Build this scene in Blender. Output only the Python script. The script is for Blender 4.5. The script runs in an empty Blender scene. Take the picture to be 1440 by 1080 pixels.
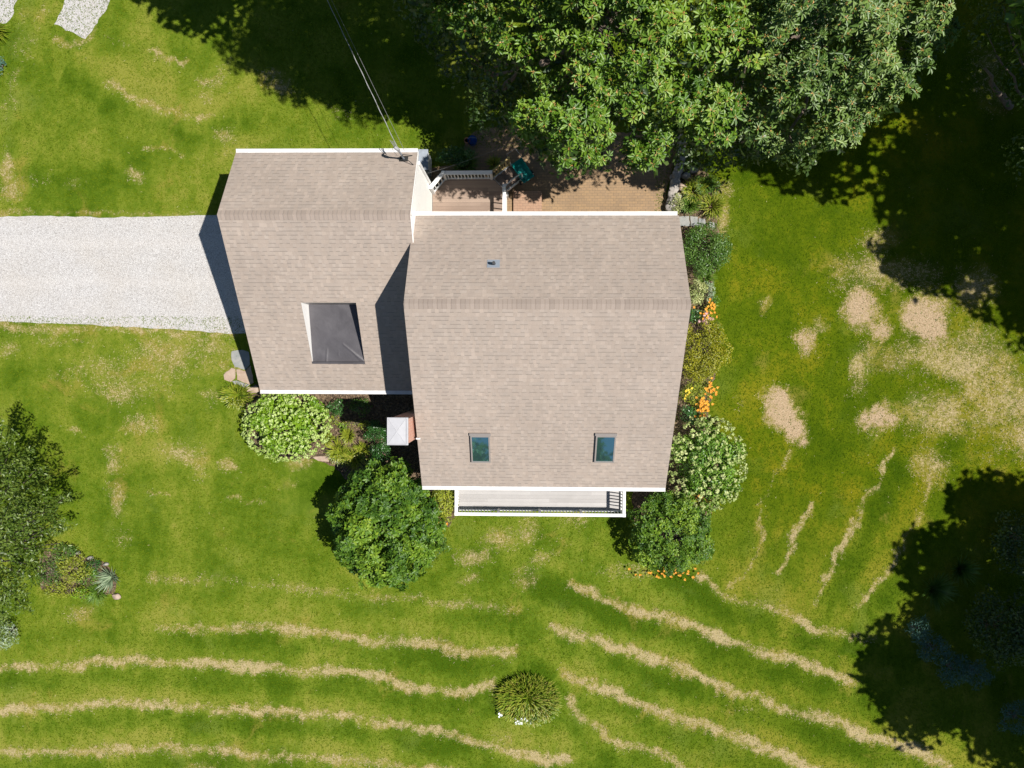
import bpy, bmesh, math, random
import numpy as np
from mathutils import Vector, Matrix
random.seed(7); rng = np.random.default_rng(7)
R = math.radians
sc = bpy.context.scene
COL = sc.collection

# ---------------------------------------------------------------- camera
CAM_H, FPX = 30.42, 1076.5
AX, AY, RO = 0.0236, 0.0234, 0.0042
def _rot(ax, ay, ro):
    cx, sx = math.cos(ax), math.sin(ax); cy, sy = math.cos(ay), math.sin(ay); cr, sr = math.cos(ro), math.sin(ro)
    return np.array([[cr,-sr,0],[sr,cr,0],[0,0,1]]) @ np.array([[1,0,0],[0,cx,-sx],[0,sx,cx]]) @ np.array([[cy,0,sy],[0,1,0],[-sy,0,cy]])
RW = _rot(AX, AY, RO)
S3 = np.diag([1., -1., -1.])
cd = bpy.data.cameras.new('camera'); cam = bpy.data.objects.new('camera', cd); COL.objects.link(cam)
cd.sensor_width = 36; cd.lens = 36*FPX/1440; cd.clip_start = .1; cd.clip_end = 2000
cam.matrix_world = Matrix.Translation((0, 0, CAM_H)) @ Matrix(((S3@RW@S3).T).tolist()).to_4x4()
sc.camera = cam
sc.render.resolution_x = 1024; sc.render.resolution_y = 768

# ---------------------------------------------------------------- light
SUNV = Vector((.5326, -.0669, 1)).normalized()
elev = math.asin(SUNV.z); azim = math.atan2(SUNV.x, SUNV.y)
w = bpy.data.worlds.new('World'); sc.world = w; w.use_nodes = True
nt = w.node_tree; sky = nt.nodes.new('ShaderNodeTexSky'); sky.sky_type = 'NISHITA'; sky.sun_disc = False
sky.sun_elevation = elev; sky.sun_rotation = azim; sky.ozone_density = 4.; sky.dust_density = .3; sky.air_density = 1.2
bg = nt.nodes['Background']; bg.inputs[1].default_value = .05
nt.links.new(sky.outputs[0], bg.inputs[0])
sl = bpy.data.lights.new('sun', 'SUN'); sl.energy = 5.0; sl.angle = R(.5); sl.color = (1, .955, .89)
so = bpy.data.objects.new('sun', sl); COL.objects.link(so); so.rotation_euler = SUNV.to_track_quat('Z', 'Y').to_euler(); so.location = (20, 0, 40)
sc.view_settings.view_transform = 'Standard'; sc.view_settings.look = 'None'
sc.view_settings.exposure = 0.6; sc.view_settings.gamma = 1
sc.cycles.max_bounces = 6

# ---------------------------------------------------------------- helpers
def P(px, py, z=0.):                      # the world point at height z seen at a spot of the photograph
    d = RW.T @ np.array([(px-720)/FPX, (py-540)/FPX, 1.])
    t = (CAM_H-z)/d[2]
    return np.array([d[0]*t, -d[1]*t, z])
def PP(pts, z=0.): return [P(a, b, z) for a, b in pts]
def tag(o, label=None, cat=None, group=None, kind=None):
    if label: o['label'] = label
    if cat: o['category'] = cat
    if group: o['group'] = group
    if kind: o['kind'] = kind
    return o
def empty(name, loc, label, cat, group=None):
    o = bpy.data.objects.new(name, None); COL.objects.link(o); o.location = tuple(float(v) for v in loc); o.empty_display_size = .3
    return tag(o, label, cat, group)
def link(name, me, mat, parent=None):
    o = bpy.data.objects.new(name, me); COL.objects.link(o)
    if mat: me.materials.append(mat)
    if parent:
        o.parent = parent
        L = Vector(parent.location)
        if parent.parent: L = L + Vector(parent.parent.location)
        me.transform(Matrix.Translation(-L))
    return o
def mesh_np(name, V, F, mat=None, parent=None, attrs=None, smooth=False):
    V = np.asarray(V, dtype=np.float32); F = np.asarray(F, dtype=np.int32)
    me = bpy.data.meshes.new(name); n = F.shape[1]
    me.vertices.add(len(V)); me.vertices.foreach_set('co', V.ravel())
    me.loops.add(F.size); me.loops.foreach_set('vertex_index', F.ravel())
    me.polygons.add(len(F)); me.polygons.foreach_set('loop_start', np.arange(0, F.size, n, dtype=np.int32))
    me.update(calc_edges=True)
    if smooth: me.polygons.foreach_set('use_smooth', np.ones(len(F), dtype=bool))
    for k, a in (attrs or {}).items():
        at = me.attributes.new(k, 'FLOAT', 'POINT'); at.data.foreach_set('value', np.asarray(a, dtype=np.float32))
    return link(name, me, mat, parent)
class MB:
    def __init__(s): s.v = []; s.f = []; s.uv = []
    def poly(s, pts, uv=None):
        i = len(s.v); s.v += [tuple(map(float, p)) for p in pts]; s.f.append(tuple(range(i, i+len(pts)))); s.uv.append(uv)
    def box(s, c, h, rz=0., ax=None):
        c = np.array(c, float); M = np.eye(3)
        if rz: M = np.array([[math.cos(rz), -math.sin(rz), 0], [math.sin(rz), math.cos(rz), 0], [0, 0, 1]])
        if ax is not None: M = np.array(ax, float).T
        q = [c+M@(np.array(k)*h) for k in ((-1,-1,-1),(1,-1,-1),(1,1,-1),(-1,1,-1),(-1,-1,1),(1,-1,1),(1,1,1),(-1,1,1))]
        i = len(s.v); s.v += [tuple(a) for a in q]
        for f in ((0,3,2,1),(4,5,6,7),(0,1,5,4),(1,2,6,5),(2,3,7,6),(3,0,4,7)): s.f.append(tuple(i+k for k in f)); s.uv.append(None)
    def bar(s, a, b, w, h, up=(0, 0, 1)):     # box beam from a to b
        a = np.array(a, float); b = np.array(b, float); d = b-a; L = np.linalg.norm(d); d = d/L
        u = np.array(up, float); sd = np.cross(d, u); sd /= max(1e-9, np.linalg.norm(sd)); u = np.cross(sd, d)
        s.box((a+b)/2, (L/2, w/2, h/2), ax=(d, sd, u))
    def tube(s, pts, rad, n=8, cap=True):
        pts = [np.array(p, float) for p in pts]
        rr = rad if hasattr(rad, '__len__') else [rad]*len(pts); rings = []
        for k, p in enumerate(pts):
            d = pts[min(k+1, len(pts)-1)]-pts[max(k-1, 0)]; d = d/max(1e-9, np.linalg.norm(d))
            a = np.cross(d, (0, 0, 1) if abs(d[2]) < .9 else (1, 0, 0)); a /= np.linalg.norm(a); b = np.cross(d, a)
            i = len(s.v); rings.append(i)
            for j in range(n):
                t = 2*math.pi*j/n; s.v.append(tuple(p+rr[k]*(math.cos(t)*a+math.sin(t)*b)))
        for k in range(len(rings)-1):
            for j in range(n):
                s.f.append((rings[k]+j, rings[k]+(j+1)%n, rings[k+1]+(j+1)%n, rings[k+1]+j)); s.uv.append(None)
        if cap:
            s.f.append(tuple(rings[0]+j for j in range(n))[::-1]); s.uv.append(None)
            s.f.append(tuple(rings[-1]+j for j in range(n))); s.uv.append(None)
    def build(s, name, mat, parent=None, bevel=0., smooth=False):
        me = bpy.data.meshes.new(name); me.from_pydata(s.v, [], s.f)
        if any(u for u in s.uv):
            ul = me.uv_layers.new(name='UVMap')
            for p, u in zip(me.polygons, s.uv):
                if u:
                    for li, c in zip(p.loop_indices, u): ul.data[li].uv = c
        me.update()
        if smooth: me.polygons.foreach_set('use_smooth', np.ones(len(me.polygons), dtype=bool))
        o = link(name, me, mat, parent)
        if bevel:
            m = o.modifiers.new('bevel', 'BEVEL'); m.width = bevel; m.segments = 2; m.limit_method = 'ANGLE'
        return o

# ---------------------------------------------------------------- materials
def newmat(name):
    m = bpy.data.materials.new(name); m.use_nodes = True
    return m, m.node_tree, m.node_tree.nodes['Principled BSDF']
class N:                                   # small wrapper for building node trees
    def __init__(s, t): s.t = t
    def n(s, typ, **k):
        x = s.t.nodes.new(typ)
        for a, b in k.items(): setattr(x, a, b)
        return x
    def set(s, sock, v):
        if hasattr(v, 'links') or isinstance(v, bpy.types.NodeSocket): s.t.links.new(v, sock)
        elif isinstance(v, (tuple, list)) and sock.type == 'RGBA' and len(v) == 3: sock.default_value = (*v, 1)
        else: sock.default_value = v
    def m(s, op, a, b=None, c=None, clamp=False):
        x = s.n('ShaderNodeMath', operation=op); x.use_clamp = clamp
        s.set(x.inputs[0], a)
        if b is not None: s.set(x.inputs[1], b)
        if c is not None: s.set(x.inputs[2], c)
        return x.outputs[0]
    def mix(s, f, a, b, bt='MIX'):
        x = s.n('ShaderNodeMix', data_type='RGBA', blend_type=bt)
        s.set(x.inputs[0], f); s.set(x.inputs[6], a); s.set(x.inputs[7], b); return x.outputs[2]
    def noise(s, co, scale, detail=3, rough=.55, dist=0.):
        x = s.n('ShaderNodeTexNoise'); s.set(x.inputs['Vector'], co); x.inputs['Scale'].default_value = scale
        x.inputs['Detail'].default_value = detail; x.inputs['Roughness'].default_value = rough; x.inputs['Distortion'].default_value = dist
        return x.outputs[0]
    def ramp(s, f, stops, interp='LINEAR'):
        x = s.n('ShaderNodeValToRGB'); s.set(x.inputs[0], f); cr = x.color_ramp; cr.interpolation = interp
        while len(cr.elements) < len(stops): cr.elements.new(.5)
        for e, (p, c) in zip(cr.elements, stops): e.position = p; e.color = (*c, 1) if len(c) == 3 else c
        return x.outputs[0]
    def smooth(s, v, a, b):
        x = s.n('ShaderNodeMapRange', interpolation_type='SMOOTHSTEP'); s.set(x.inputs[0], v); x.inputs[1].default_value = a; x.inputs[2].default_value = b
        return x.outputs[0]
    def attr(s, name): return s.n('ShaderNodeAttribute', attribute_name=name).outputs['Fac']
    def co(s): return s.n('ShaderNodeTexCoord').outputs['Object']
    def pos(s): return s.n('ShaderNodeNewGeometry').outputs['Position']
    def bump(s, h, strength, dist, bsdf):
        x = s.n('ShaderNodeBump'); s.set(x.inputs['Height'], h); x.inputs['Strength'].default_value = strength; x.inputs['Distance'].default_value = dist
        s.t.links.new(x.outputs[0], bsdf.inputs['Normal'])
def solid(name, c, rough=.5, metal=0., var=.12, scale=6., spec=.5, bump=0., bscale=40.):
    m, t, b = newmat(name); g = N(t)
    nz = g.noise(g.pos(), scale, 4)
    k = g.m('MULTIPLY_ADD', nz, 2*var, 1-var)
    x = g.n('ShaderNodeVectorMath', operation='SCALE'); x.inputs[0].default_value = c; t.links.new(k, x.inputs['Scale'])
    t.links.new(x.outputs[0], b.inputs['Base Color'])
    b.inputs['Roughness'].default_value = rough; b.inputs['Metallic'].default_value = metal; b.inputs['Specular IOR Level'].default_value = spec
    if bump: g.bump(g.noise(g.pos(), bscale, 3), bump, .01, b)
    return m
def leafmat(name, cols, rough=.42, trans=.22, spec=.45):
    m, t, b = newmat(name); g = N(t)
    r = g.attr('rnd')
    st = [(i/(len(cols)-1), c) for i, c in enumerate(cols)]
    c = g.ramp(r, st)
    t.links.new(c, b.inputs['Base Color']); b.inputs['Roughness'].default_value = rough; b.inputs['Specular IOR Level'].default_value = spec
    tr = g.n('ShaderNodeBsdfTranslucent'); t.links.new(g.mix(.5, c, (.16, .3, .02), 'MIX'), tr.inputs[0])
    mx = g.n('ShaderNodeMixShader'); mx.inputs[0].default_value = trans
    t.links.new(b.outputs[0], mx.inputs[1]); t.links.new(tr.outputs[0], mx.inputs[2]); t.links.new(mx.outputs[0], t.nodes['Material Output'].inputs[0])
    return m

def mat_lawn():
    m, t, b = newmat('lawn_grass'); g = N(t); p = g.pos()
    big = g.noise(p, .16, 3, .55, .6); med = g.noise(p, .75, 4, .6, .4); fine = g.noise(p, 5., 5, .7); vf = g.noise(p, 26., 3, .75)
    mp = g.n('ShaderNodeMapping'); mp.inputs['Scale'].default_value = (1, .32, 1); mp.inputs['Rotation'].default_value = (0, 0, .25); t.links.new(p, mp.inputs[0])
    st = g.noise(mp.outputs[0], 2.2, 3, .6)
    tone = g.attr('tone'); dry = g.attr('dry'); lush = g.attr('lush')
    v = g.m('ADD', g.m('MULTIPLY_ADD', big, 1.3, -.65), g.m('MULTIPLY_ADD', med, 1.3, -.65))
    v = g.m('ADD', v, g.m('MULTIPLY_ADD', st, .5, -.25)); v = g.m('ADD', v, g.m('MULTIPLY_ADD', fine, .7, -.35))
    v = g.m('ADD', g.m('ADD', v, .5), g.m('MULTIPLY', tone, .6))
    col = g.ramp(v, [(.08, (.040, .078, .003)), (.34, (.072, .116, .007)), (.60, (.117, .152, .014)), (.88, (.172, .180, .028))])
    lushc = g.ramp(v, [(.10, (.032, .062, .001)), (.5, (.066, .096, .002)), (.85, (.130, .128, .005))])
    col = g.mix(lush, col, lushc)
    # clover and bare, hazy, bluish patches
    haze = g.smooth(g.noise(p, .42, 3, .6, .5), .56, .72)
    col = g.mix(g.m('MULTIPLY', haze, .4), col, (.115, .150, .024))
    brn = g.smooth(g.m('ADD', g.noise(p, .6, 4, .65, .6), g.m('MULTIPLY', dry, .22)), .60, .78)
    col = g.mix(g.m('MULTIPLY', brn, .6), col, (.200, .165, .030))
    col = g.mix(g.m('MULTIPLY', g.smooth(g.m('ADD', dry, g.m('MULTIPLY_ADD', med, .5, -.25)), .22, .85), .55), col, (.205, .170, .045))
    gr = g.m('MULTIPLY', g.m('MULTIPLY_ADD', vf, 1.5, .25), g.m('MULTIPLY_ADD', g.noise(p, 60., 2, .7), .7, .65))
    x = g.n('ShaderNodeVectorMath', operation='SCALE'); t.links.new(col, x.inputs[0]); t.links.new(gr, x.inputs['Scale'])
    # dry straw
    tn = g.m('ADD', g.m('MULTIPLY_ADD', g.noise(p, 6.5, 4, .7), 1.15, -.325), g.m('MULTIPLY_ADD', g.noise(p, 17., 3, .75), .85, -.175))
    dm = g.smooth(g.m('SUBTRACT', g.m('ADD', g.m('MULTIPLY', dry, .43), tn), 0.), .72, .99)
    sc_ = g.ramp(g.noise(p, 22., 3, .8), [(.3, (.20, .140, .078)), (.5, (.345, .250, .165)), (.7, (.48, .365, .26))])
    straw = g.ramp(g.noise(p, 22., 3, .8), [(.3, (.20, .155, .065)), (.5, (.36, .285, .155)), (.7, (.54, .44, .29))])
    sc_ = g.mix(g.smooth(g.attr('bare'), .2, .7), straw, sc_)
    col2 = g.mix(g.m('MULTIPLY', dm, g.m('MULTIPLY_ADD', g.attr('bare'), .18, .72, clamp=True)), x.outputs[0], sc_)
    t.links.new(col2, b.inputs['Base Color']); b.inputs['Roughness'].default_value = .95; b.inputs['Specular IOR Level'].default_value = .04
    g.bump(g.m('ADD', vf, g.m('MULTIPLY', fine, .8)), .55, .05, b)
    return m
def mat_gravel():
    m, t, b = newmat('gravel'); g = N(t); p = g.pos()
    vo = g.n('ShaderNodeTexVoronoi'); vo.inputs['Scale'].default_value = 48; t.links.new(p, vo.inputs['Vector'])
    sep = g.n('ShaderNodeSeparateColor'); t.links.new(vo.outputs['Color'], sep.inputs[0])
    c = g.ramp(sep.outputs[0], [(0, (.25, .235, .22)), (.15, (.42, .40, .385)), (.6, (.50, .485, .47)), (1, (.62, .61, .60))])
    big = g.noise(p, .5, 4, .6)
    c = g.mix(g.smooth(big, .35, .75), c, g.mix(.22, c, (.42, .36, .28)))
    sp = g.n('ShaderNodeSeparateXYZ'); t.links.new(p, sp.inputs[0]); yy = g.m('ADD', sp.outputs[1], g.m('MULTIPLY', big, .5))
    trk = g.m('MAXIMUM', g.m('SUBTRACT', 1., g.m('MULTIPLY', g.m('ABSOLUTE', g.m('SUBTRACT', yy, 3.55)), 3.), clamp=True), g.m('SUBTRACT', 1., g.m('MULTIPLY', g.m('ABSOLUTE', g.m('SUBTRACT', yy, 5.1)), 3.), clamp=True))
    c = g.mix(g.m('MULTIPLY', trk, .22), c, (.60, .57, .54))
    spk = g.smooth(g.noise(p, 9., 4, .75), .66, .74)
    c = g.mix(g.m('MULTIPLY', spk, .55), c, (.22, .16, .09))
    t.links.new(c, b.inputs['Base Color']); b.inputs['Roughness'].default_value = .9; b.inputs['Specular IOR Level'].default_value = .2
    g.bump(g.m('MULTIPLY', vo.outputs['Distance'], -1), .9, .03, b)
    return m
def mat_shingle(k=1.):
    m, t, b = newmat('asphalt_shingle'); g = N(t)
    uv = g.n('ShaderNodeUVMap'); sp = g.n('ShaderNodeSeparateXYZ'); t.links.new(uv.outputs[0], sp.inputs[0])
    u, v = sp.outputs[0], sp.outputs[1]
    vr = g.m('DIVIDE', v, .143); row = g.m('FLOOR', vr); fr = g.m('FRACT', vr)
    def wn(a, bb, off):
        cx = g.n('ShaderNodeCombineXYZ'); g.set(cx.inputs[0], a); g.set(cx.inputs[1], bb); cx.inputs[2].default_value = off
        x = g.n('ShaderNodeTexWhiteNoise', noise_dimensions='3D'); t.links.new(cx.outputs[0], x.inputs[0]); return x.outputs['Value']
    us = g.m('ADD', g.m('DIVIDE', u, .115), g.m('MULTIPLY', wn(row, 0., 1.), 5.3))
    wob = g.n('ShaderNodeTexNoise', noise_dimensions='2D'); cc = g.n('ShaderNodeCombineXYZ'); t.links.new(us, cc.inputs[0]); t.links.new(g.m('MULTIPLY', row, 7.7), cc.inputs[1])
    t.links.new(cc.outputs[0], wob.inputs[0]); wob.inputs['Scale'].default_value = .6
    us = g.m('ADD', us, g.m('MULTIPLY', wob.outputs[0], .9))
    cell = g.m('FLOOR', us)
    tab = wn(cell, row, 2.); tb2 = wn(cell, row, 3.)
    shade = g.m('MULTIPLY_ADD', tab, .09, .955)
    dash = g.m('MULTIPLY', g.m('LESS_THAN', fr, .20), g.m('GREATER_THAN', tb2, .55))
    shade = g.m('MULTIPLY', shade, g.m('SUBTRACT', 1., g.m('MULTIPLY', dash, .22)))
    lite = g.m('GREATER_THAN', tab, .86); shade = g.m('MULTIPLY_ADD', lite, .05, shade)
    p = g.pos(); shade = g.m('MULTIPLY', shade, g.m('MULTIPLY_ADD', g.noise(p, .55, 4, .6), .28, .86))
    mp = g.n('ShaderNodeMapping'); mp.inputs['Scale'].default_value = (2.2, .28, .28); t.links.new(p, mp.inputs[0])
    shade = g.m('MULTIPLY', shade, g.m('MULTIPLY_ADD', g.noise(mp.outputs[0], 1.2, 4, .6), .22, .89))
    shade = g.m('MULTIPLY', shade, g.m('MULTIPLY_ADD', g.noise(p, 45., 2, .7), .36, .82))
    c = g.mix(tb2, (.312*k, .256*k, .215*k), (.304*k, .256*k, .220*k))
    x = g.n('ShaderNodeVectorMath', operation='SCALE'); t.links.new(c, x.inputs[0]); t.links.new(shade, x.inputs['Scale'])
    t.links.new(x.outputs[0], b.inputs['Base Color']); b.inputs['Roughness'].default_value = .88; b.inputs['Specular IOR Level'].default_value = .2
    h = g.m('ADD', g.m('MULTIPLY', fr, -.8), g.m('MULTIPLY', g.m('GREATER_THAN', tb2, .42), .5))
    g.bump(h, .6, .008, b)
    return m
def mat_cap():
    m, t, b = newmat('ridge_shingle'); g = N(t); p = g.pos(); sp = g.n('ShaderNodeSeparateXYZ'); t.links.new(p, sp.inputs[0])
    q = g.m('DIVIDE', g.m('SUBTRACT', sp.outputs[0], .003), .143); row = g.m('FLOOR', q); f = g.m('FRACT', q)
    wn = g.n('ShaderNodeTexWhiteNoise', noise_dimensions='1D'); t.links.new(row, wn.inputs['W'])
    k = g.m('MULTIPLY', g.m('MULTIPLY_ADD', wn.outputs['Value'], .16, .88), g.m('SUBTRACT', 1., g.m('MULTIPLY', g.m('LESS_THAN', f, .20), .17)))  # dark line at each joint: the overlap's edge shadow painted into the colour
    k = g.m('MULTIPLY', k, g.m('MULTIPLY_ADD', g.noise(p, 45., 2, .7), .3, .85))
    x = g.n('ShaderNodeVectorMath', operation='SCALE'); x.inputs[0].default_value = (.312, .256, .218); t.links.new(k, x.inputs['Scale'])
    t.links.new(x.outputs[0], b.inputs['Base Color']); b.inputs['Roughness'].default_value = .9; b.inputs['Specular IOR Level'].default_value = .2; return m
def mat_brick(name, c1, c2, mortar, bw, bh, scale_v=1., uv=False, mort=.008, bump=.4, rot=0.):
    m, t, b = newmat(name); g = N(t)
    co = g.n('ShaderNodeUVMap').outputs[0] if uv else g.pos()
    if rot:
        mp = g.n('ShaderNodeMapping'); mp.inputs['Rotation'].default_value = (0, 0, rot); t.links.new(co, mp.inputs[0]); co = mp.outputs[0]
    br = g.n('ShaderNodeTexBrick'); t.links.new(co, br.inputs['Vector']); br.inputs['Scale'].default_value = 1
    br.inputs['Color1'].default_value = (*c1, 1); br.inputs['Color2'].default_value = (*c2, 1); br.inputs['Mortar'].default_value = (*mortar, 1)
    br.inputs['Brick Width'].default_value = bw; br.inputs['Row Height'].default_value = bh; br.inputs['Mortar Size'].default_value = mort; br.inputs['Mortar Smooth'].default_value = .2
    nz = g.noise(g.pos(), .9, 4, .6); n2 = g.noise(g.pos(), 14., 3, .7)
    k = g.m('MULTIPLY', g.m('MULTIPLY_ADD', nz, .5, .75), g.m('MULTIPLY_ADD', n2, .4, .8))
    x = g.n('ShaderNodeVectorMath', operation='SCALE'); t.links.new(br.outputs[0], x.inputs[0]); t.links.new(k, x.inputs['Scale'])
    t.links.new(x.outputs[0], b.inputs['Base Color']); b.inputs['Roughness'].default_value = .85
    g.bump(g.m('SUBTRACT', n2, br.outputs['Fac']), bump, .01, b)
    return m
def mat_siding():
    m, t, b = newmat('clapboard_siding'); g = N(t); sp = g.n('ShaderNodeSeparateXYZ'); t.links.new(g.pos(), sp.inputs[0])
    f = g.m('FRACT', g.m('DIVIDE', sp.outputs[2], .125))
    k = g.m('MULTIPLY_ADD', g.m('LESS_THAN', f, .07), -.25, 1.)
    k = g.m('MULTIPLY', k, g.m('MULTIPLY_ADD', g.noise(g.pos(), 2.5, 4), .12, .92))
    x = g.n('ShaderNodeVectorMath', operation='SCALE'); x.inputs[0].default_value = (.78, .77, .74); t.links.new(k, x.inputs['Scale'])
    t.links.new(x.outputs[0], b.inputs['Base Color']); b.inputs['Roughness'].default_value = .5
    g.bump(g.m('SUBTRACT', 1., f), .7, .02, b); return m
def mat_boards(name, c1, c2, w=.14, dark=.5, grain=.25):
    m, t, b = newmat(name); g = N(t); p = g.pos()
    sp = g.n('ShaderNodeSeparateXYZ'); t.links.new(p, sp.inputs[0])
    yr = g.m('DIVIDE', sp.outputs[1], w); row = g.m('FLOOR', yr); f = g.m('FRACT', yr)
    wn1 = g.n('ShaderNodeTexWhiteNoise', noise_dimensions='1D'); t.links.new(row, wn1.inputs['W'])
    col_ = g.m('FLOOR', g.m('ADD', g.m('DIVIDE', sp.outputs[0], 2.4), g.m('MULTIPLY', wn1.outputs['Value'], 3.)))
    wn2 = g.n('ShaderNodeTexWhiteNoise', noise_dimensions='2D'); cc = g.n('ShaderNodeCombineXYZ'); t.links.new(row, cc.inputs[0]); t.links.new(col_, cc.inputs[1]); t.links.new(cc.outputs[0], wn2.inputs[0])
    mp = g.n('ShaderNodeMapping'); mp.inputs['Scale'].default_value = (.5, 10, 10); t.links.new(p, mp.inputs[0])
    gr = g.noise(mp.outputs[0], 2.5, 4, .6)
    c = g.mix(wn2.outputs['Value'], c1, c2)
    k = g.m('MULTIPLY', g.m('MULTIPLY_ADD', gr, grain, 1-grain/2), g.m('SUBTRACT', 1., g.m('MULTIPLY', g.m('LESS_THAN', f, .05), dark)))
    k = g.m('MULTIPLY', k, g.m('MULTIPLY_ADD', g.noise(p, 1.3, 3), .3, .85))
    x = g.n('ShaderNodeVectorMath', operation='SCALE'); t.links.new(c, x.inputs[0]); t.links.new(k, x.inputs['Scale'])
    t.links.new(x.outputs[0], b.inputs['Base Color']); b.inputs['Roughness'].default_value = .7
    g.bump(g.m('GREATER_THAN', f, .05), .4, .01, b); return m
def mat_mulch():
    m, t, b = newmat('bark_mulch'); g = N(t); p = g.pos()
    vo = g.n('ShaderNodeTexVoronoi'); vo.inputs['Scale'].default_value = 20; t.links.new(p, vo.inputs['Vector'])
    sep = g.n('ShaderNodeSeparateColor'); t.links.new(vo.outputs['Color'], sep.inputs[0])
    c = g.ramp(sep.outputs[0], [(0, (.045, .030, .018)), (.6, (.105, .068, .038)), (1, (.20, .14, .085))])
    t.links.new(c, b.inputs['Base Color']); b.inputs['Roughness'].default_value = .95; g.bump(vo.outputs['Distance'], .9, .04, b); return m
def mat_stone(name, c1, c2, scale=3.):
    m, t, b = newmat(name); g = N(t); p = g.pos()
    c = g.ramp(g.noise(p, scale, 5, .65, .4), [(.3, c1), (.7, c2)])
    t.links.new(c, b.inputs['Base Color']); b.inputs['Roughness'].default_value = .8; g.bump(g.noise(p, 18., 4), .4, .02, b); return m
M = dict(
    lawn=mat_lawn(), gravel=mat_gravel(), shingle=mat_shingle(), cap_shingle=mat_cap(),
    white=solid('white_paint', (.66, .655, .64), .45, var=.10), siding=mat_siding(), trim=solid('white_trim', (.82, .81, .79), .45, var=.05, scale=3),
    gutter=solid('white_gutter', (.56, .555, .54), .45, var=.22, scale=4), membrane=None, brick=mat_brick('chimney_brick', (.50, .20, .13), (.60, .30, .21), (.50, .42, .36), .2, .07, uv=True),
    patio=mat_brick('patio_brick', (.265, .172, .090), (.225, .150, .085), (.15, .11, .07), .21, .105, mort=.006, bump=.5),
    pad=mat_brick('step_brick', (.33, .20, .13), (.30, .19, .125), (.20, .13, .09), .21, .105, mort=.006),
    deck_back=mat_boards('weathered_brown_boards', (.195, .135, .10), (.285, .21, .16)), deck_front=mat_boards('pale_grey_boards', (.29, .275, .265), (.37, .355, .345), dark=.25, grain=.12),
    metal=solid('painted_metal_cap', (.36, .36, .375), .45, var=.12), glass=None, frame=solid('skylight_frame', (.30, .27, .25), .4, metal=.3, var=.05),
    flash=solid('flashing', (.30, .34, .40), .4, metal=.3, var=.1), pipe=solid('black_pipe', (.02, .02, .022), .5), mulch=mat_mulch(),
    concrete=mat_stone('foundation_concrete', (.22, .21, .20), (.31, .30, .28)), slate=mat_stone('blue_grey_stone', (.17, .185, .18), (.27, .26, .24)), tan=mat_stone('tan_stone', (.27, .185, .135), (.38, .30, .23)),
    rock=mat_stone('field_rock', (.12, .11, .10), (.42, .38, .34), 5.), bark=mat_stone('bark', (.07, .05, .035), (.17, .13, .10), 8.),
    wire=solid('pale_cable', (.26, .26, .26), .5), darkwire=solid('thin_dark_cable', (.16, .16, .16), .5), wood=solid('weathered_wood', (.40, .30, .12), .8, var=.3, scale=10),
    teal=solid('teal_plastic', (.004, .20, .18), .35, var=.25, scale=2.5), blue=solid('blue_plastic', (.03, .13, .42), .4), terra=solid('terracotta', (.55, .24, .12), .8), rubber=solid('black_rubber', (.02, .02, .02), .8),
    cabinet=solid('grey_painted_metal', (.24, .27, .31), .4, var=.3, scale=8), door=solid('door_paint', (.62, .62, .60), .4), poleb=mat_stone('utility_pole_wood', (.12, .09, .07), (.22, .17, .13), 6.),
)
def mk_membrane():
    m, t, b = newmat('rubber_membrane'); g = N(t); p = g.pos()
    c = g.ramp(g.noise(p, 1.3, 4, .6, .5), [(.25, (.046, .043, .048)), (.75, (.085, .080, .087))])
    t.links.new(c, b.inputs['Base Color']); b.inputs['Roughness'].default_value = .55; b.inputs['Specular IOR Level'].default_value = .4
    g.bump(g.noise(p, 3., 3), .5, .03, b); return m
M['membrane'] = mk_membrane()
def mk_glass():
    m, t, b = newmat('tinted_glass'); b.inputs['Base Color'].default_value = (.20, .40, .43, 1); b.inputs['Metallic'].default_value = .9; b.inputs['Roughness'].default_value = .03
    b.inputs['IOR'].default_value = 2.6; b.inputs['Specular Tint'].default_value = (.55, 1, 1, 1); return m
M['glass'] = mk_glass()

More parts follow.
